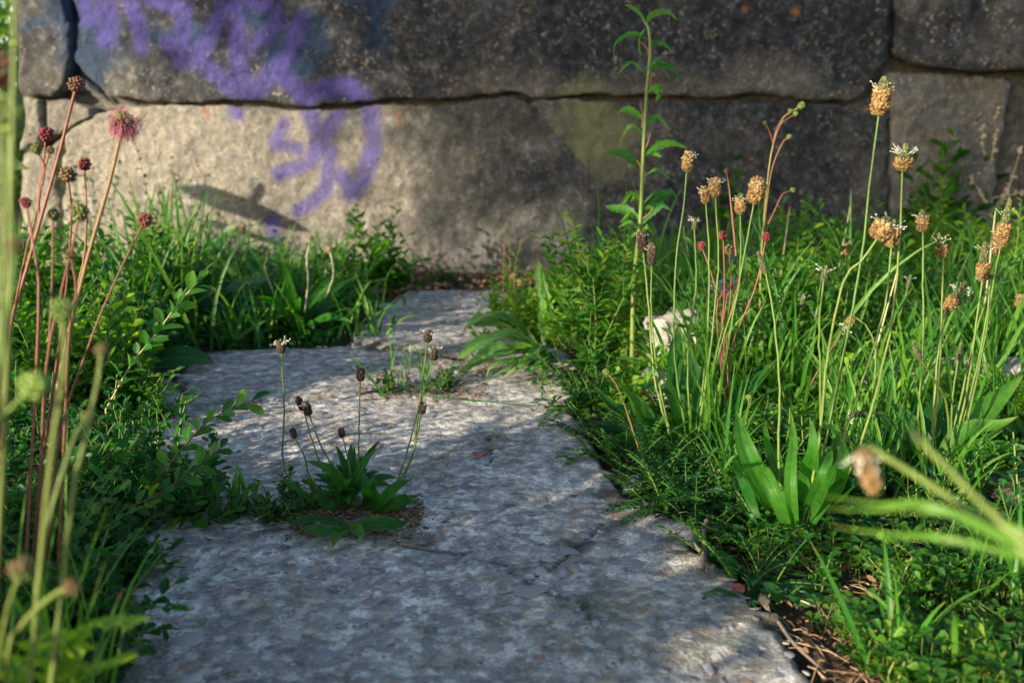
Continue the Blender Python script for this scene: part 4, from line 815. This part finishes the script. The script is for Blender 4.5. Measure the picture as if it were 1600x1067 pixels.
# ------------------------------------------------------------------ clump on the right of the far slab
def dockp(t): return np.clip(t * 4, .06, 1) ** .8 * np.sqrt(np.clip(1 - t ** 2.4, 0, 1)) + .02
c = gp(845, 548); r = thing('broadleaf_rosette', 'pale green rosette of hairy broad leaves spilling onto the far slab', 'weed', c)
for a, b, d, e, W_, tn in 2 * (((840, 545), (800, 525), (750, 530), (715, 562), .028, .9), ((840, 548), (800, 545), (760, 555), (735, 580), .026, 1.), ((842, 545), (790, 510), (745, 505), (722, 525), .022, .7), ((845, 548), (830, 560), (815, 575), (800, 588), .020, .8), ((850, 545), (855, 480), (840, 430), (822, 405), .026, .9),
        ((850, 545), (880, 530), (905, 520), (935, 525), .022, .8), ((848, 548), (850, 562), (838, 575), (828, 582), .026, .55), ((846, 546), (842, 540), (820, 555), (790, 562), .018, .6), ((856, 545), (880, 500), (890, 470), (912, 455), .018, .5), ((842, 548), (810, 560), (780, 572), (760, 592), .016, .9), ((846, 550), (850, 570), (855, 585), (862, 596), .018, .7), ((838, 546), (790, 538), (760, 540), (725, 545), .015, 1.), ((840, 540), (800, 500), (770, 490), (752, 500), .016, .8), ((836, 545), (800, 550), (770, 560), (742, 566), .014, .6), ((850, 550), (880, 565), (900, 572), (925, 570), .016, .4)):
    d = (d[0] + rng.uniform(-12, 12), d[1] + rng.uniform(-8, 6)); e = (e[0] + rng.uniform(-22, 22), e[1] + rng.uniform(-12, 8))
    q = [P(*k, c[1] + s) for k, s in zip((a, b, d, e), (0, -.01, -.03, -.04))] if e[1] < 540 else [G(*k, z=zz) for k, zz in zip((a, b, d, e), (.012, .035, .035, .018))]; leaf_part(r, c, spline(q, 18), W_ * rng.uniform(.3, .5), M['palebroad'], tn * rng.uniform(.6, 1), prof=dockp, fold=.25, wave=.4, nu=7, teeth=.28)
def put(fn, px, py, *a, **k): return fn(k.pop('label'), gp(px, py), *a, **k)
put(herb, 800, 530, 16, .11, .015, .6, label='lime green leafy weed on the left side of the far clump', mat='lime', kind='ob', spread=.7, dens=230)
put(herb, 985, 545, 8, .13, .022, .3, label='leafy growth round the foot of the single tall weed', mat='herb', kind='lance', spread=.4, dens=110)
put(herb, 850, 542, 22, .12, .016, .6, label='bushy lime green weed growing from the broad leaved rosette', mat='lime', kind='ob', spread=.6, dens=260)
put(herb, 888, 555, 16, .11, .016, .55, label='low bushy weed on the right of the broad leaved rosette', mat='lime', kind='ob', spread=.6, dens=260)
put(herb, 792, 470, 3, .13, .012, .55, label='slender sprouting weed standing up at the end of the far slab', mat='herb', kind='ob', spread=.15, dens=110, smat='redstem')
put(herb, 922, 600, 7, .19, .019, .26, label='upright feathery weed at the right hand edge of the path', mat='herb', kind='lance', spread=.25, dens=120, whorl=2)
put(herb, 955, 590, 6, .27, .021, .26, label='tall narrow leaved weed with reddish stems left of the pale rock', mat='lime', kind='lance', spread=.2, dens=110, whorl=2, smat='redstem')
put(herb, 930, 655, 12, .09, .010, .5, label='dark low weed hanging over the path edge beside the strap leaves', mat='shade_herb', kind='ob', spread=.9, dens=260)
put(herb, 900, 565, 5, .05, .012, .5, label='small weed with dark red leaves at the foot of the clump', mat='shade_herb', kind='ob', spread=.8, dens=260, smat='redstem')
# mid path tuft
c = gp(655, 622); wisp = grass_tuft('wispy grass tuft in the crack across the middle of the path', c, 22, .09, .0011, .012, 1.1, tint=(.3, 1))
put(herb, 612, 624, 7, .028, .007, .7, label='tiny dark green weed left of the wispy grass tuft on the path', mat='shade_herb', kind='tooth', spread=1.1, dens=480)
put(herb, 700, 624, 10, .035, .007, .7, label='flat creeping weed right of the wispy grass tuft on the path', mat='shade_herb', kind='tooth', spread=1.25, dens=480)
cw = gp(655, 622)
for lab, pts, y in (('long grass blade arching over the joint of the path towards the left', [(600, 620), (570, 580), (535, 545)], 0), ('long grass blade reaching right across the path towards the weeds', [(660, 618), (760, 628), (862, 622)], 0), ('thin grass blade rising from the clump over the path', [(640, 610), (720, 590), (770, 575)], 0)):
    m = MB(); q = [G(a, b, .02 + .012 * i) for i, (a, b) in enumerate(pts)]; m.ribbon(spline(q, 12), .0016, .5, fold=.3, nu=3, prof=lambda t: np.clip((1 - t) * 3, .1, 1)); m.build('blade', M['grass'], wisp, cw)['label'] = lab

# ------------------------------------------------------------------ left side, back to front
c = gp(470, 530); r = thing('plantain', 'leafy ribwort plantain clump at the back left corner of the near slab', 'plantain', c)
rosette(r, c, 34, .13, .010, (.5, 1.4), (.3, 1.2), tint=(.1, .8))
for pts, y1, L, W_, k in (([(470, 530), (440, 480), (415, 430), (418, 400)], .1, .014, .007, 'full'), ([(470, 530), (478, 450), (482, 400), (485, 375)], .1, .010, .008, 'full'), ([(465, 530), (390, 470), (368, 400), (379, 360)], .05, .012, .008, 'brown'), ([(480, 530), (515, 450), (520, 420), (516, 395)], .1, .013, .008, 'full')):
    stalk(r, c, pts, c[1], c[1] + y1, L, W_, k, 4, rad=.0012, smat=M['drystem'] if k == 'full' else None)
for (x, y, n, L, lab) in ((455, 500, 60, .18, 'tall bright grass tuft behind the plantain clump left of the path'), (505, 495, 55, .18, 'bright grass tuft between the plantain clump and the wall'), (560, 538, 24, .09, 'short grass tuft at the left end of the slab joint'), (565, 490, 30, .08, 'low grass tuft on the left edge of the far slab'), (525, 470, 35, .17, 'tall yellow green grass tuft at the wall left of the path')):
    put(grass_tuft, x, y, n, L, .0024, .03, .75, label=lab, tint=(.2, 1))
put(herb, 585, 462, 12, .20, .028, .4, label='bushy dark weed against the wall at the left end of the far slab', mat='herb', kind='lance', spread=.5, dens=90)
put(herb, 630, 458, 6, .08, .022, .6, label='small weed sprouting at the wall base left of centre', mat='herb', kind='oval', spread=.6, dens=120)
put(herb, 690, 446, 5, .05, .018, .7, label='tiny weed at the foot of the wall in the middle', mat='broad', kind='oval', spread=.8, dens=120)
for i, (x, y, n_, L_, W_, lab) in enumerate(((250, 535, 16, .19, .034, 'large dock with broad dark leaves on the left in front of the wall'), (150, 560, 13, .17, .030, 'dock with broad leaves low down behind the burnet stems'), (335, 515, 15, .17, .034, 'dock with broad upright leaves near the shadow on the wall'),
        (395, 490, 13, .15, .026, 'dock with folded leaves beneath the wall shadow'), (300, 460, 12, .18, .036, 'dock growing right against the wall on the left'), (60, 520, 12, .17, .03, 'dock at the far left behind the pink burnet stems'), (205, 590, 12, .12, .024, 'small dock in the middle of the left undergrowth'))):
    c = gp(x, y); r = thing('dock', lab, 'dock', c); rosette(r, c, n_, L_ * .85, W_ * .72, (.4, 1.35), (.4, 1.5), mat=M['broad'], prof=dockp, fold=.18, ribs=0, wave=.25, tint=(.0, .9), teeth=.05)
for i in range(11):
    x = rng.uniform(-60, 400); y = rng.uniform(455, 560); x = min(x, 300 if y > 560 else 400)
    put(grass_tuft, x, y, 45, rng.uniform(.13, .26), .0026, .03, .45, label='tuft of tall grass standing in the weeds left of the path', group='grass tufts in the weeds left of the path', tint=(.0, 1), parts=False)
for i in range(26):
    x = rng.uniform(-60, 330); y = rng.uniform(480, 690); x = min(x, 190 if y > 590 else x)
    put(herb, x, y, 8, rng.uniform(.09, .18), rng.uniform(.015, .026), .5, label='bushy green weed in the undergrowth left of the path', group='weeds in the undergrowth left of the path', mat=('herb', 'shade_herb', 'herb', 'lime')[i % 4], kind=('oval', 'lance', 'ob')[i % 3], spread=.5, dens=130)
for x, y, h in ((120, 430, .30), (185, 440, .26), (235, 440, .33), (255, 440, .24), (290, 445, .26)):
    put(herb, x, y, 3, h, .014, .6, label='slim dark sprig climbing up in front of the sunlit stones of the wall', group='slim sprigs in front of the sunlit stones', mat='shade_herb', kind='oval', spread=.12, dens=60)
put(herb, 225, 665, 14, .08, .012, .5, label='low weed clump at the left end of the cracked slab corner', mat='herb', kind='lance', spread=.8, dens=260)
c = np.array([-1.16, 1.74, 0.]); c[2] = float(gh(c[0], c[1])); r = thing('dock', 'dock outside the left edge of the frame whose shadow falls on the wall', 'dock', c)
for a, b, d, W_ in (((-1.22, 1.78, .395), (-1.08, 1.80, .35), (-.90, 1.82, .285), .024), ((-1.20, 1.76, .33), (-1.10, 1.78, .30), (-.95, 1.80, .25), .008), ((-1.05, 1.80, .34), (-1.03, 1.80, .37), (-1.02, 1.80, .40), .010), ((-1.28, 1.78, .25), (-1.15, 1.8, .24), (-1.0, 1.8, .19), .016)):
    a, b, d = [np.array(k_) + [.03, 0, -.035] for k_ in (a, b, d)]
    m = MB(); m.tube(spline([c, (np.array(c) + b) / 2 + [0, 0, .03], np.array(b)], 8), .0022, .0014, .6); m.build('stem', M['stem'], r, c)
    leaf_part(r, c, spline([a, b, d], 14), W_, M['broad'], .5, prof=dockp, fold=.1, nu=7, side=np.array([.1, .2, 1.]), wave=.2)
# sprigs leaning over the path
def sprig(label, pts, Y0, Y1, lf, mat='herb', tint=(.2, .9), nn=26, tip=1.0, smat='redstem'):
    n = len(pts); q = spline([P(a, b, Y0 + (Y1 - Y0) * i / (n - 1)) for i, (a, b) in enumerate(pts)], 24); c = np.array([q[0][0], q[0][1], float(gh(q[0][0], q[0][1]))])
    r = thing('leafy_sprig', label, 'sprig', c); m = MB(); m.tube(np.vstack([c, q]), .0009, .0005, .3); m.build('stem', M[smat], r, c)
    T = unit(np.gradient(q, axis=0)); k = 0
    for f in np.linspace(.18, 1, nn):
        i = min(int(f * 23), 23); a = k * GA; X, Y_ = perp(T[i]); d = unit((math.cos(a) * X + math.sin(a) * Y_) + T[i] * (.5 + .8 * f) + rng.normal(0, .15, 3)); m = MB()
        L = lf * 1.35 * rng.uniform(.7, 1.2); m.ribbon(spline([q[i], q[i] + d * L * .5, q[i] + d * L + np.array([0, 0, -.1 * L])], 7), L * .24, rng.uniform(*tint), fold=.3, nu=5, prof=lambda t: np.sin(np.pi * np.clip(t, .03, .98) ** 1.3) ** .8); m.build('leaf', M[mat], r, c); k += 1
    return r
sprig('leafy sprig rising over the path to the right of the left foreground weeds', [(180, 800), (240, 755), (285, 700), (330, 655), (392, 628)], .74, .76, .013)
sprig('slanting sprig with narrow leaves in front of the left undergrowth', [(165, 640), (205, 570), (245, 520), (280, 472), (310, 440)], .95, .97, .016, smat='drystem')
sprig('low sprig of pointed leaves creeping over the path edge on the left', [(110, 820), (180, 800), (250, 770), (300, 735), (345, 700)], .70, .74, .012)
sprig('creeping sprig stretching right towards the middle plantain', [(150, 850), (230, 835), (300, 822), (360, 800), (395, 770)], .72, .78, .011)
sprig('feathery sprig pointing right above the left path edge', [(60, 760), (110, 730), (160, 715), (210, 700)], .72, .76, .012)
for i in range(30):
    x = rng.uniform(-120, 330); y = rng.uniform(700, 1180); x = min(x, 105 + max(0, (930 - y)) * .75 if y > 760 else 175)
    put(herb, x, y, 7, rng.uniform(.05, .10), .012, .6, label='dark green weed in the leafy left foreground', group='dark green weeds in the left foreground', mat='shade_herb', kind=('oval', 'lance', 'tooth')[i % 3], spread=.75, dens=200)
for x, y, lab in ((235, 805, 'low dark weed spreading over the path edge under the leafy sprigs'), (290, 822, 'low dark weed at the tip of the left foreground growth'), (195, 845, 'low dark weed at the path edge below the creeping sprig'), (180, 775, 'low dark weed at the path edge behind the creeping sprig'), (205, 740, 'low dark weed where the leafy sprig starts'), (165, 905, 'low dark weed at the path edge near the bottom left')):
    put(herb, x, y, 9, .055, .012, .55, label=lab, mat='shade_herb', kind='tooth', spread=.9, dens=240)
for i in range(7):
    x = rng.uniform(330, 480); y = rng.uniform(795, 835)
    put(herb, x, y, 5, .025, .007, .7, label='tiny creeping weed between the left weeds and the middle plantain', group='tiny creeping weeds left of the middle plantain', mat='shade_herb', kind='tooth', spread=1.2, dens=420)
put(grass_tuft, 372, 800, 9, .045, .0022, .006, .4, label='little grass tuft between the left weeds and the middle plantain'); put(grass_tuft, 318, 812, 7, .035, .0022, .006, .4, label='little grass tuft at the edge of the left foreground weeds')
for x, y, h, lab in ((-.50, .03, .20, 'unseen bushy weed added left of the frame for shade, nearest the camera'), (-.52, .14, .21, 'unseen bushy weed added left of the frame for shade, second from the camera'), (-.52, .25, .22, 'unseen bushy weed added left of the frame for shade, third from the camera'), (-.55, .36, .24, 'unseen bushy weed added left of the frame for shade, fourth from the camera'), (-.60, .08, .20, 'unseen bushy weed added farther left for shade, nearer the camera'), (-.64, .28, .22, 'unseen bushy weed added farther left for shade, farther from the camera')):
    herb(lab, np.array([x, y, float(gh(x, y))]), 44, h * 1.08, .030, .55, kind='oval', mat='herb', spread=.5, dens=110)  # unseen weeds, added and sized to throw shade over the near path
for k, (x, Yk, L) in enumerate(((0, .40, .17), (45, .44, .17), (75, .50, .16), (-20, .34, .15), (20, .36, .13))):
    p = P(x, 700, Yk); c = np.array([p[0], Yk, float(gh(p[0], Yk))]); grass_tuft('soft blurred yellow green grass tuft among the near burnet stems, ' + ORDW[k] + ' from left', c, 10, L, .0011, .012, .28, group='yellow green grass among the near burnets', tint=(.6, 1), parts=True)
# close bright pinnate leaves bottom left
c = np.array([-.20, .36, 0.]); r = thing('salad_burnet', 'blurred bright fern like leaves in the bottom left corner', 'burnet', c)
for pts in ([(60, 1200), (90, 1040), (130, 985), (190, 975)], [(-20, 1200), (20, 1060), (60, 1000), (110, 1010)], [(20, 1250), (90, 1080), (120, 1060), (170, 1040)]):
    q = [P(a, b, .36) for a, b in pts]; m = MB(); sp = spline(q, 12); m.tube(sp, .0006, .0004, .5, 1, k=3)
    T = unit(np.gradient(sp, axis=0)); S = unit(np.cross(T, [0, .3, 1.]))
    for sg in (-1, 1): m.leaves(sp[3:], S[3:] * sg + T[3:] * .7, .013, .007, .9, 'tooth', .2)
    m.build('leaf', [M['lime'], M['stem']], r, c)

# ------------------------------------------------------------------ right side undergrowth
for i in range(46):
    x = rng.uniform(930, 1700); y = rng.uniform(425, 640)
    if x < 1120 and y > 500: x += 180
    put(herb, x, y, 9, rng.uniform(.10, .21), rng.uniform(.013, .028), rng.uniform(.28, .55), label='bushy green weed in the undergrowth right of the path', group='weeds in the undergrowth right of the path', mat=('lime', 'herb', 'lime', 'palebroad', 'herb')[i % 5], kind=('ob', 'oval', 'lance')[i % 3], spread=.45, dens=120)
for i in range(24):
    x = rng.uniform(900, 1650); y = rng.uniform(430, 640)
    if x < 1150: y = min(y, 520)
    put(grass_tuft, x, y, 36, rng.uniform(.12, .24), .0026, .035, .4, label='tuft of tall grass in the weeds right of the path', group='grass tufts in the weeds right of the path', tint=(.0, 1), parts=False)
for x, y in ((1480, 430), (1440, 440), (1520, 430), (1140, 430)):
    put(herb, x, y, 6, .30, .06, .25, label='tall weed with long drooping leaves by the wall on the right', group='tall weeds by the wall on the right', mat='herb', kind='lance', spread=.25, dens=45, smat='stem', side=False)
for x, y, n, L, lab in ((1135, 760, 22, .13, 'grass tuft left of the upright plantain leaves'), (1165, 790, 18, .10, 'thin grass tuft by the path edge beside the plantain'), (1110, 700, 24, .15, 'tall thin grass tuft between the strap leaves and the plantain'), (1380, 790, 20, .12, 'grass tuft behind the upright plantain leaves'), (1470, 815, 20, .12, 'grass tuft in the shade of the arching leaves'),
                        (1560, 960, 16, .10, 'bright grass tuft in the clover near the right edge'), (1415, 1060, 12, .09, 'thin grass tuft at the bottom right of the frame'), (1330, 770, 22, .12, 'grass tuft between the two large plantains')):
    put(grass_tuft, x, y, n, L, .0017, .012, .45, label=lab)
for i in range(21):
    x, y = ((905, 650), (925, 690), (948, 722), (1052, 790), (1035, 805), (1100, 822), (1150, 885), (1182, 925), (918, 615), (1010, 760), (1060, 770), (1090, 735), (1040, 735), (1150, 770), (1120, 730), (1010, 690), (1180, 850), (1360, 840), (1090, 790), (1300, 690), (1230, 720))[i]
    c = gp(x, y); r = thing('feathery_weed', 'low feathery weed with ferny leaves along the right edge of the path', 'weed', c, 'feathery weeds along the right edge of the path'); m = MB()
    for k in range(16): pinnate(m, c + np.array([rng.normal(0, .012), rng.normal(0, .012), .002]), rng.uniform(0, 6.28), rng.uniform(.03, .06), rng.uniform(.2, 1.2), rng.uniform(.3, 1.2), 9, .0065, rng.uniform(.1, .8))
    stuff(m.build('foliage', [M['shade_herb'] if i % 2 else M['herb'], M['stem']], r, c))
for i in range(16):
    x = rng.uniform(1190, 1640); y = rng.uniform(690, 860)
    put(herb, x, y, 7, rng.uniform(.04, .09), .011, .55, label='low leafy weed between the plantains on the right', group='low weeds between the plantains on the right', mat='herb' if i % 2 else 'shade_herb', kind='ob', spread=.8, dens=220)
for k, (x, y, h, dx) in enumerate(((1290, 560, .22, 30), (1400, 540, .20, -25), (1210, 520, .20, 18), (1520, 600, .22, 20), (1080, 500, .16, -15), (1350, 640, .16, 45))):
    c = gp(x, y); tp = P(x + dx, y, c[1]); m = MB(); m.tube(spline([c, c + np.array([(tp[0] - c[0]) * .3, 0, h * .5]), np.array([tp[0], c[1] + .02, h])], 12), .0012, .0006, .8); tag(m.build('dry_stalk', M['drystem'], None), 'thin dry straw coloured stalk in the right hand weeds, ' + ('third', 'fifth', 'second', 'sixth', 'first', 'fourth')[k] + ' from left', 'stalk', 'dry stalks in the right hand weeds')
for k, (x, y, n_, L_) in enumerate(((1090, 640, 30, .16), (1175, 655, 26, .13), (1250, 660, 24, .16), (1320, 700, 26, .14), (1395, 690, 26, .16), (1510, 660, 28, .17), (1580, 700, 24, .15), (1600, 640, 26, .18))):
    put(grass_tuft, x, y, n_, L_, .0020, .025, .5, label='narrow bright grass tuft among the plantain stalks, ' + ORD8[k] + ' from left', group='bright grass tufts among the plantain stalks', tint=(.4, 1), parts=False)
# dry beige weed
c = gp(1555, 425); r = thing('dead_weed', 'dead beige branching weed with pale seed pods by the wall at the right', 'weed', c); Y0 = c[1] - .02
q0 = spline([c, P(1552, 330, Y0), P(1530, 260, Y0), P(1510, 190, Y0), P(1498, 130, Y0)], 20); m = MB(); m.tube(q0, .004, .0014, .6); m.build('stem', M['drystem'], r, c)
for a, b, a2, b2 in ((1552, 330, 1595, 235), (1548, 310, 1600, 300), (1540, 280, 1555, 180), (1520, 220, 1500, 190), (1550, 330, 1510, 270), (1552, 340, 1590, 260), (1545, 300, 1535, 200), (1553, 360, 1610, 330), (1530, 250, 1560, 170)):
    q = spline([P(a, b, Y0), P((a + a2) / 2 + rng.uniform(-6, 6), (b + b2) / 2, Y0 + rng.uniform(-.03, .03)), P(a2, b2, Y0 + rng.uniform(-.05, .03))], 10); m = MB(); m.tube(q, .002, .001, .7)
    n = 16; idx = rng.integers(3, 10, n); D = unit(rng.normal(0, 1, (n, 3))); X_ = unit(np.cross(D, [0, .1, 1.])); m.batch(OCT_V, OCT_F, q[idx], X_, np.cross(D, X_), D, .010, .008, .011, rng.uniform(.5, 1, n)); m.build('seed_branch', M['drystem'], r, c)
# bottom right soil: clover and litter
m = MB(); n = 1500; px = rng.uniform(1180, 1750, n); py = rng.uniform(850, 1250, n); C = np.array([G(a, b) for a, b in zip(px, py)]); dn = fbm(C[:, 0] * 14, C[:, 1] * 14, o=3, seed=91); ok = (on_slab(C[:, 0], C[:, 1]) < -.018) & (dn > .12 - (px - 1300) / 900); C = C[ok]
C[:, 2] = gh(C[:, 0], C[:, 1]); h = rng.uniform(.006, .028, len(C)); top = C + np.stack([rng.normal(0, .006, len(C)), rng.normal(0, .006, len(C)), h], 1)
for a, b in zip(C, top): m.tube(np.array([a, (a + b) / 2, b]), .0004, .0003, .6, 1, k=3)
az = rng.uniform(0, 6.28, len(C)); sz = rng.uniform(.005, .0095, len(C)); tn = rng.uniform(0, 1, len(C))
for k in range(3):
    a = az + k * 2.094; m.leaves(top, np.stack([np.cos(a), np.sin(a), rng.uniform(.0, .5, len(C))], 1), sz, sz * .95, tn, 'ob', .3)
tag(m.build('clover_patch', [M['herb'], M['stem']]), 'patch of small clover leaves over dark soil in the lower right', 'clover', kind='stuff')
for i in range(16):
    x = rng.uniform(1200, 1620); y = rng.uniform(900, 1100)
    if float(on_slab(*G(x, y)[:2])) > -.03: x += 180
    put(herb, x, y, 6, .035, .011, .6, label='small low weed in the clover at the lower right', group='small weeds in the clover at the lower right', mat='lime' if i % 3 == 0 else 'herb', kind='ob', spread=.9, dens=260)
for x, y, lab in ((1450, 1000, 'round blue green leaf cluster low in the clover'), (1230, 940, 'little seedling with round leaves by the lower right path edge'), (1540, 1030, 'leafy seedling in the bottom right corner')):
    c = gp(x, y); r = thing('seedling', lab, 'seedling', c); rosette(r, c, 7, .022, .007, (.2, 1), (.2, .8), mat=M['broad'], prof=dockp, ribs=0, ns=8)
def scatter(n, box_, cond):
    px = rng.uniform(box_[0], box_[1], n); py = rng.uniform(box_[2], box_[3], n); C = np.array([G(a, b) for a, b in zip(px, py)]); C = C[cond(on_slab(C[:, 0], C[:, 1]))]; C[:, 2] = gh(C[:, 0], C[:, 1]); return C
m = MB(); C = scatter(2600, (1000, 1750, 720, 1250), lambda s: s < .006)
for a in C[:700]:
    az = rng.uniform(0, 6.28); L = rng.uniform(.006, .03); d = np.array([math.cos(az), math.sin(az), rng.normal(0, .12)]); m.tube(np.array([a + [0, 0, .001], a + d * L * .5 + [0, 0, .003], a + d * L + [0, 0, .001]]), rng.uniform(.0003, .0008), .0003, rng.uniform(0, 1), k=3)
D = np.stack([np.cos(C[700:, 0] * 900), np.sin(C[700:, 0] * 900), rng.normal(0, .3, len(C) - 700)], 1); L = rng.uniform(.002, .0075, len(D)); m.leaves(C[700:] + [0, 0, .002], D, L, L * .5, rng.uniform(0, .55, len(D)), 'oval', .8)
tag(m.build('leaf_litter', M['dryleaf']), 'dead leaf scraps and straw on the soil right of the path', 'litter', kind='stuff')
m = MB(); C = scatter(1500, (480, 1000, 425, 470), lambda s: s < .02)
D = unit(rng.normal(0, 1, (len(C), 3)) * [1, 1, .3]); L = rng.uniform(.004, .018, len(D)); m.leaves(C + np.stack([np.zeros(len(C)), np.zeros(len(C)), rng.uniform(0, .015, len(C))], 1), D, L, L * .6, rng.uniform(0, .7, len(D)), 'oval', .8)
tag(m.build('leaf_litter', M['dryleaf']), 'brown dead leaves heaped along the foot of the wall', 'litter', kind='stuff')
m = MB(); C = np.vstack([scatter(1100, (450, 660, 790, 860), lambda s: s > -1), scatter(500, (560, 760, 600, 640), lambda s: s > -1), scatter(700, (560, 1000, 556, 600), lambda s: s > -1)]); 
C2 = np.stack([rng.normal(G(548, 828)[0], .027, 800), rng.normal(G(548, 828)[1], .015, 800), np.zeros(800)], 1); C2[:, 2] = gh(C2[:, 0], C2[:, 1]) + rng.uniform(0, .003, 800); C = np.vstack([C, C2])
D = unit(rng.normal(0, 1, (len(C), 3)) * [1, 1, .25]); L = rng.uniform(.0015, .008, len(D)); m.leaves(C + [0, 0, .0015], D, L, L * rng.uniform(.12, .5, len(L)), rng.uniform(0, .5, len(D)), 'lance', .6)
tag(m.build('leaf_litter', M['dryleaf']), 'dark crumbs of dead leaf caught round the plants growing on the path', 'litter', kind='stuff')
# low ground cover under everything off the path
def cover(name, lab, n, box_, L, mat, kind, hmax, seed, keep=-.01):
    m = MB(); C = scatter(n, box_, lambda s: s < keep); C = C[(C[:, 1] < WY - .03) & (C[:, 1] > .1)]; C[:, 2] += rng.uniform(.002, hmax, len(C)) * np.clip(.7 + fbm(C[:, 0] * 9, C[:, 1] * 9, o=2, seed=seed), .1, 1.3)
    D = unit(rng.normal(0, 1, (len(C), 3)) * [1, 1, .6] + [0, 0, .35]); l = L * rng.uniform(.6, 1.2, len(C)); m.leaves(C, D, l, l * .55, rng.uniform(0, 1, len(C)), kind, .6); tag(m.build(name, M[mat]), lab, 'ground cover', kind='stuff')
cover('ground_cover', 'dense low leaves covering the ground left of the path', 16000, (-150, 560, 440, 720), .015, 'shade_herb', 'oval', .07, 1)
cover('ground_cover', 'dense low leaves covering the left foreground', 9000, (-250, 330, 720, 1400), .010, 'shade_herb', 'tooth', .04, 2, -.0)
cover('ground_cover', 'dense low leaves covering the ground right of the path', 15000, (860, 1800, 430, 700), .016, 'lime', 'ob', .06, 3, -.03)
cover('ground_cover', 'scattered low leaves among the plantains right of the path', 2500, (1080, 1800, 700, 860), .011, 'shade_herb', 'ob', .03, 4, -.03)

# ------------------------------------------------------------------ surroundings: bushes beyond the wall end, unseen tree added on the sun side to shade the wall
def bush(name, label, cat, c, rad, hz, n, L, mat, group=None, trunk=0.0, tint=(0, 1), cl=26):
    c = np.array(c, float); r = thing(name, label, cat, c, group); m = MB(); top = c + [0, 0, trunk + hz * .5]
    tm = MB()
    if trunk > 0: tm.tube(spline([c, c + [.05, .03, trunk * .5], top], 12), .04, .02, .4, k=9)
    cc = unit(rng.normal(0, 1, (cl, 3))) * rng.uniform(.35, .95, (cl, 1)) * [rad, rad, hz * .5] + top
    for q in cc: tm.tube(spline([c + [0, 0, max(trunk * .8, .02)], (c + [0, 0, trunk] + q) / 2 + rng.normal(0, .05, 3), q], 7), .02 if trunk else .008, .004, .4, k=5)
    tm.build('trunk', M['twig'], r, c)
    k = rng.integers(0, cl, n); Pn = cc[k] + rng.normal(0, 1, (n, 3)) * rad * .19; D = rng.normal(0, 1, (n, 3)) + [0, 0, -.2]; l = L * rng.uniform(.6, 1.2, n)
    m.leaves(Pn, D, l, l * .55, rng.uniform(*tint, n), 'oval', 1.0); stuff(m.build('crown', M[mat], r, c)); return r
bush('bush', 'dark leafy bush beyond the left end of the wall', 'bush', (-2.6, 4.2, 0), .9, 1.0, 9000, .05, 'tree')
bush('bush', 'distant taller bush behind the wall end at the top left', 'bush', (-3.6, 6.0, 0), 1.1, 1.35, 9000, .06, 'tree')
TREE = (-3.22, -1.6)
bush('shade_tree', 'unseen young tree placed behind the camera to shade the right part of the wall', 'tree', (TREE[0], TREE[1], 0), 1.1, 2.0, 32000, .09, 'tree', trunk=1.5, cl=60)

# ------------------------------------------------------------------ labels that tell look-alikes apart: tone, leaf shape, row, place in the row
ORD = 'first second third fourth fifth sixth seventh eighth ninth tenth eleventh twelfth thirteenth fourteenth fifteenth sixteenth seventeenth eighteenth nineteenth twentieth'.split()
def relabel(group, noun, rows):
    ob = [o for o in COL.objects if o.get('group') == group and 'category' in o]
    ob.sort(key=lambda o: -o.location.y); n = len(ob); k = len(rows)
    for i in range(k):
        row = sorted(ob[i * n // k:(i + 1) * n // k], key=lambda o: o.location.x / o.location.y)
        for j, o in enumerate(row):
            tone = o.get('tone', ''); o['label'] = (tone + ' ' if tone else '') + f'{noun}, {rows[i]}, {ORD[j]} from left'
for o in COL.objects:
    if o.get('group') and 'category' in o:
        for ch in o.children:
            if ch.name.startswith('foliage') and ch.data.materials:
                o['tone'] = {'lime_leaf': 'lime', 'herb_leaf': 'green', 'dark_herb_leaf': 'dark', 'hairy_leaf': 'pale'}.get(ch.data.materials[0].name, 'green')
relabel('grass tufts in the weeds left of the path', 'grass tuft left of the path', ['row by the wall', 'nearer row'])
relabel('weeds in the undergrowth left of the path', 'bushy weed left of the path', ['row by the wall', 'nearer row'])
relabel('dark green weeds in the left foreground', 'low weed in left foreground', ['back row', 'middle row', 'front row'])
relabel('weeds in the undergrowth right of the path', 'bushy weed right of the path', ['row by the wall', 'middle row', 'nearer row'])
relabel('grass tufts in the weeds right of the path', 'grass tuft right of the path', ['row by the wall', 'nearer row'])
relabel('small weeds in the clover at the lower right', 'small weed in the lower right clover', ['back row', 'front row'])
relabel('feathery weeds along the right edge of the path', 'feathery weed by the right path edge', ['back row', 'front row'])
relabel('low weeds between the plantains on the right', 'leafy weed between the right plantains', ['back row', 'front row'])
relabel('tiny creeping weeds left of the middle plantain', 'tiny creeping weed left of the middle plantain', ['back row', 'front row'])
relabel('slim sprigs in front of the sunlit stones', 'slim sprig before the sunlit stones', ['by the wall'])
relabel('tall weeds by the wall on the right', 'tall drooping weed right of the path', ['against the wall'])
for o in COL.objects:
    if 'tone' in o: del o['tone']
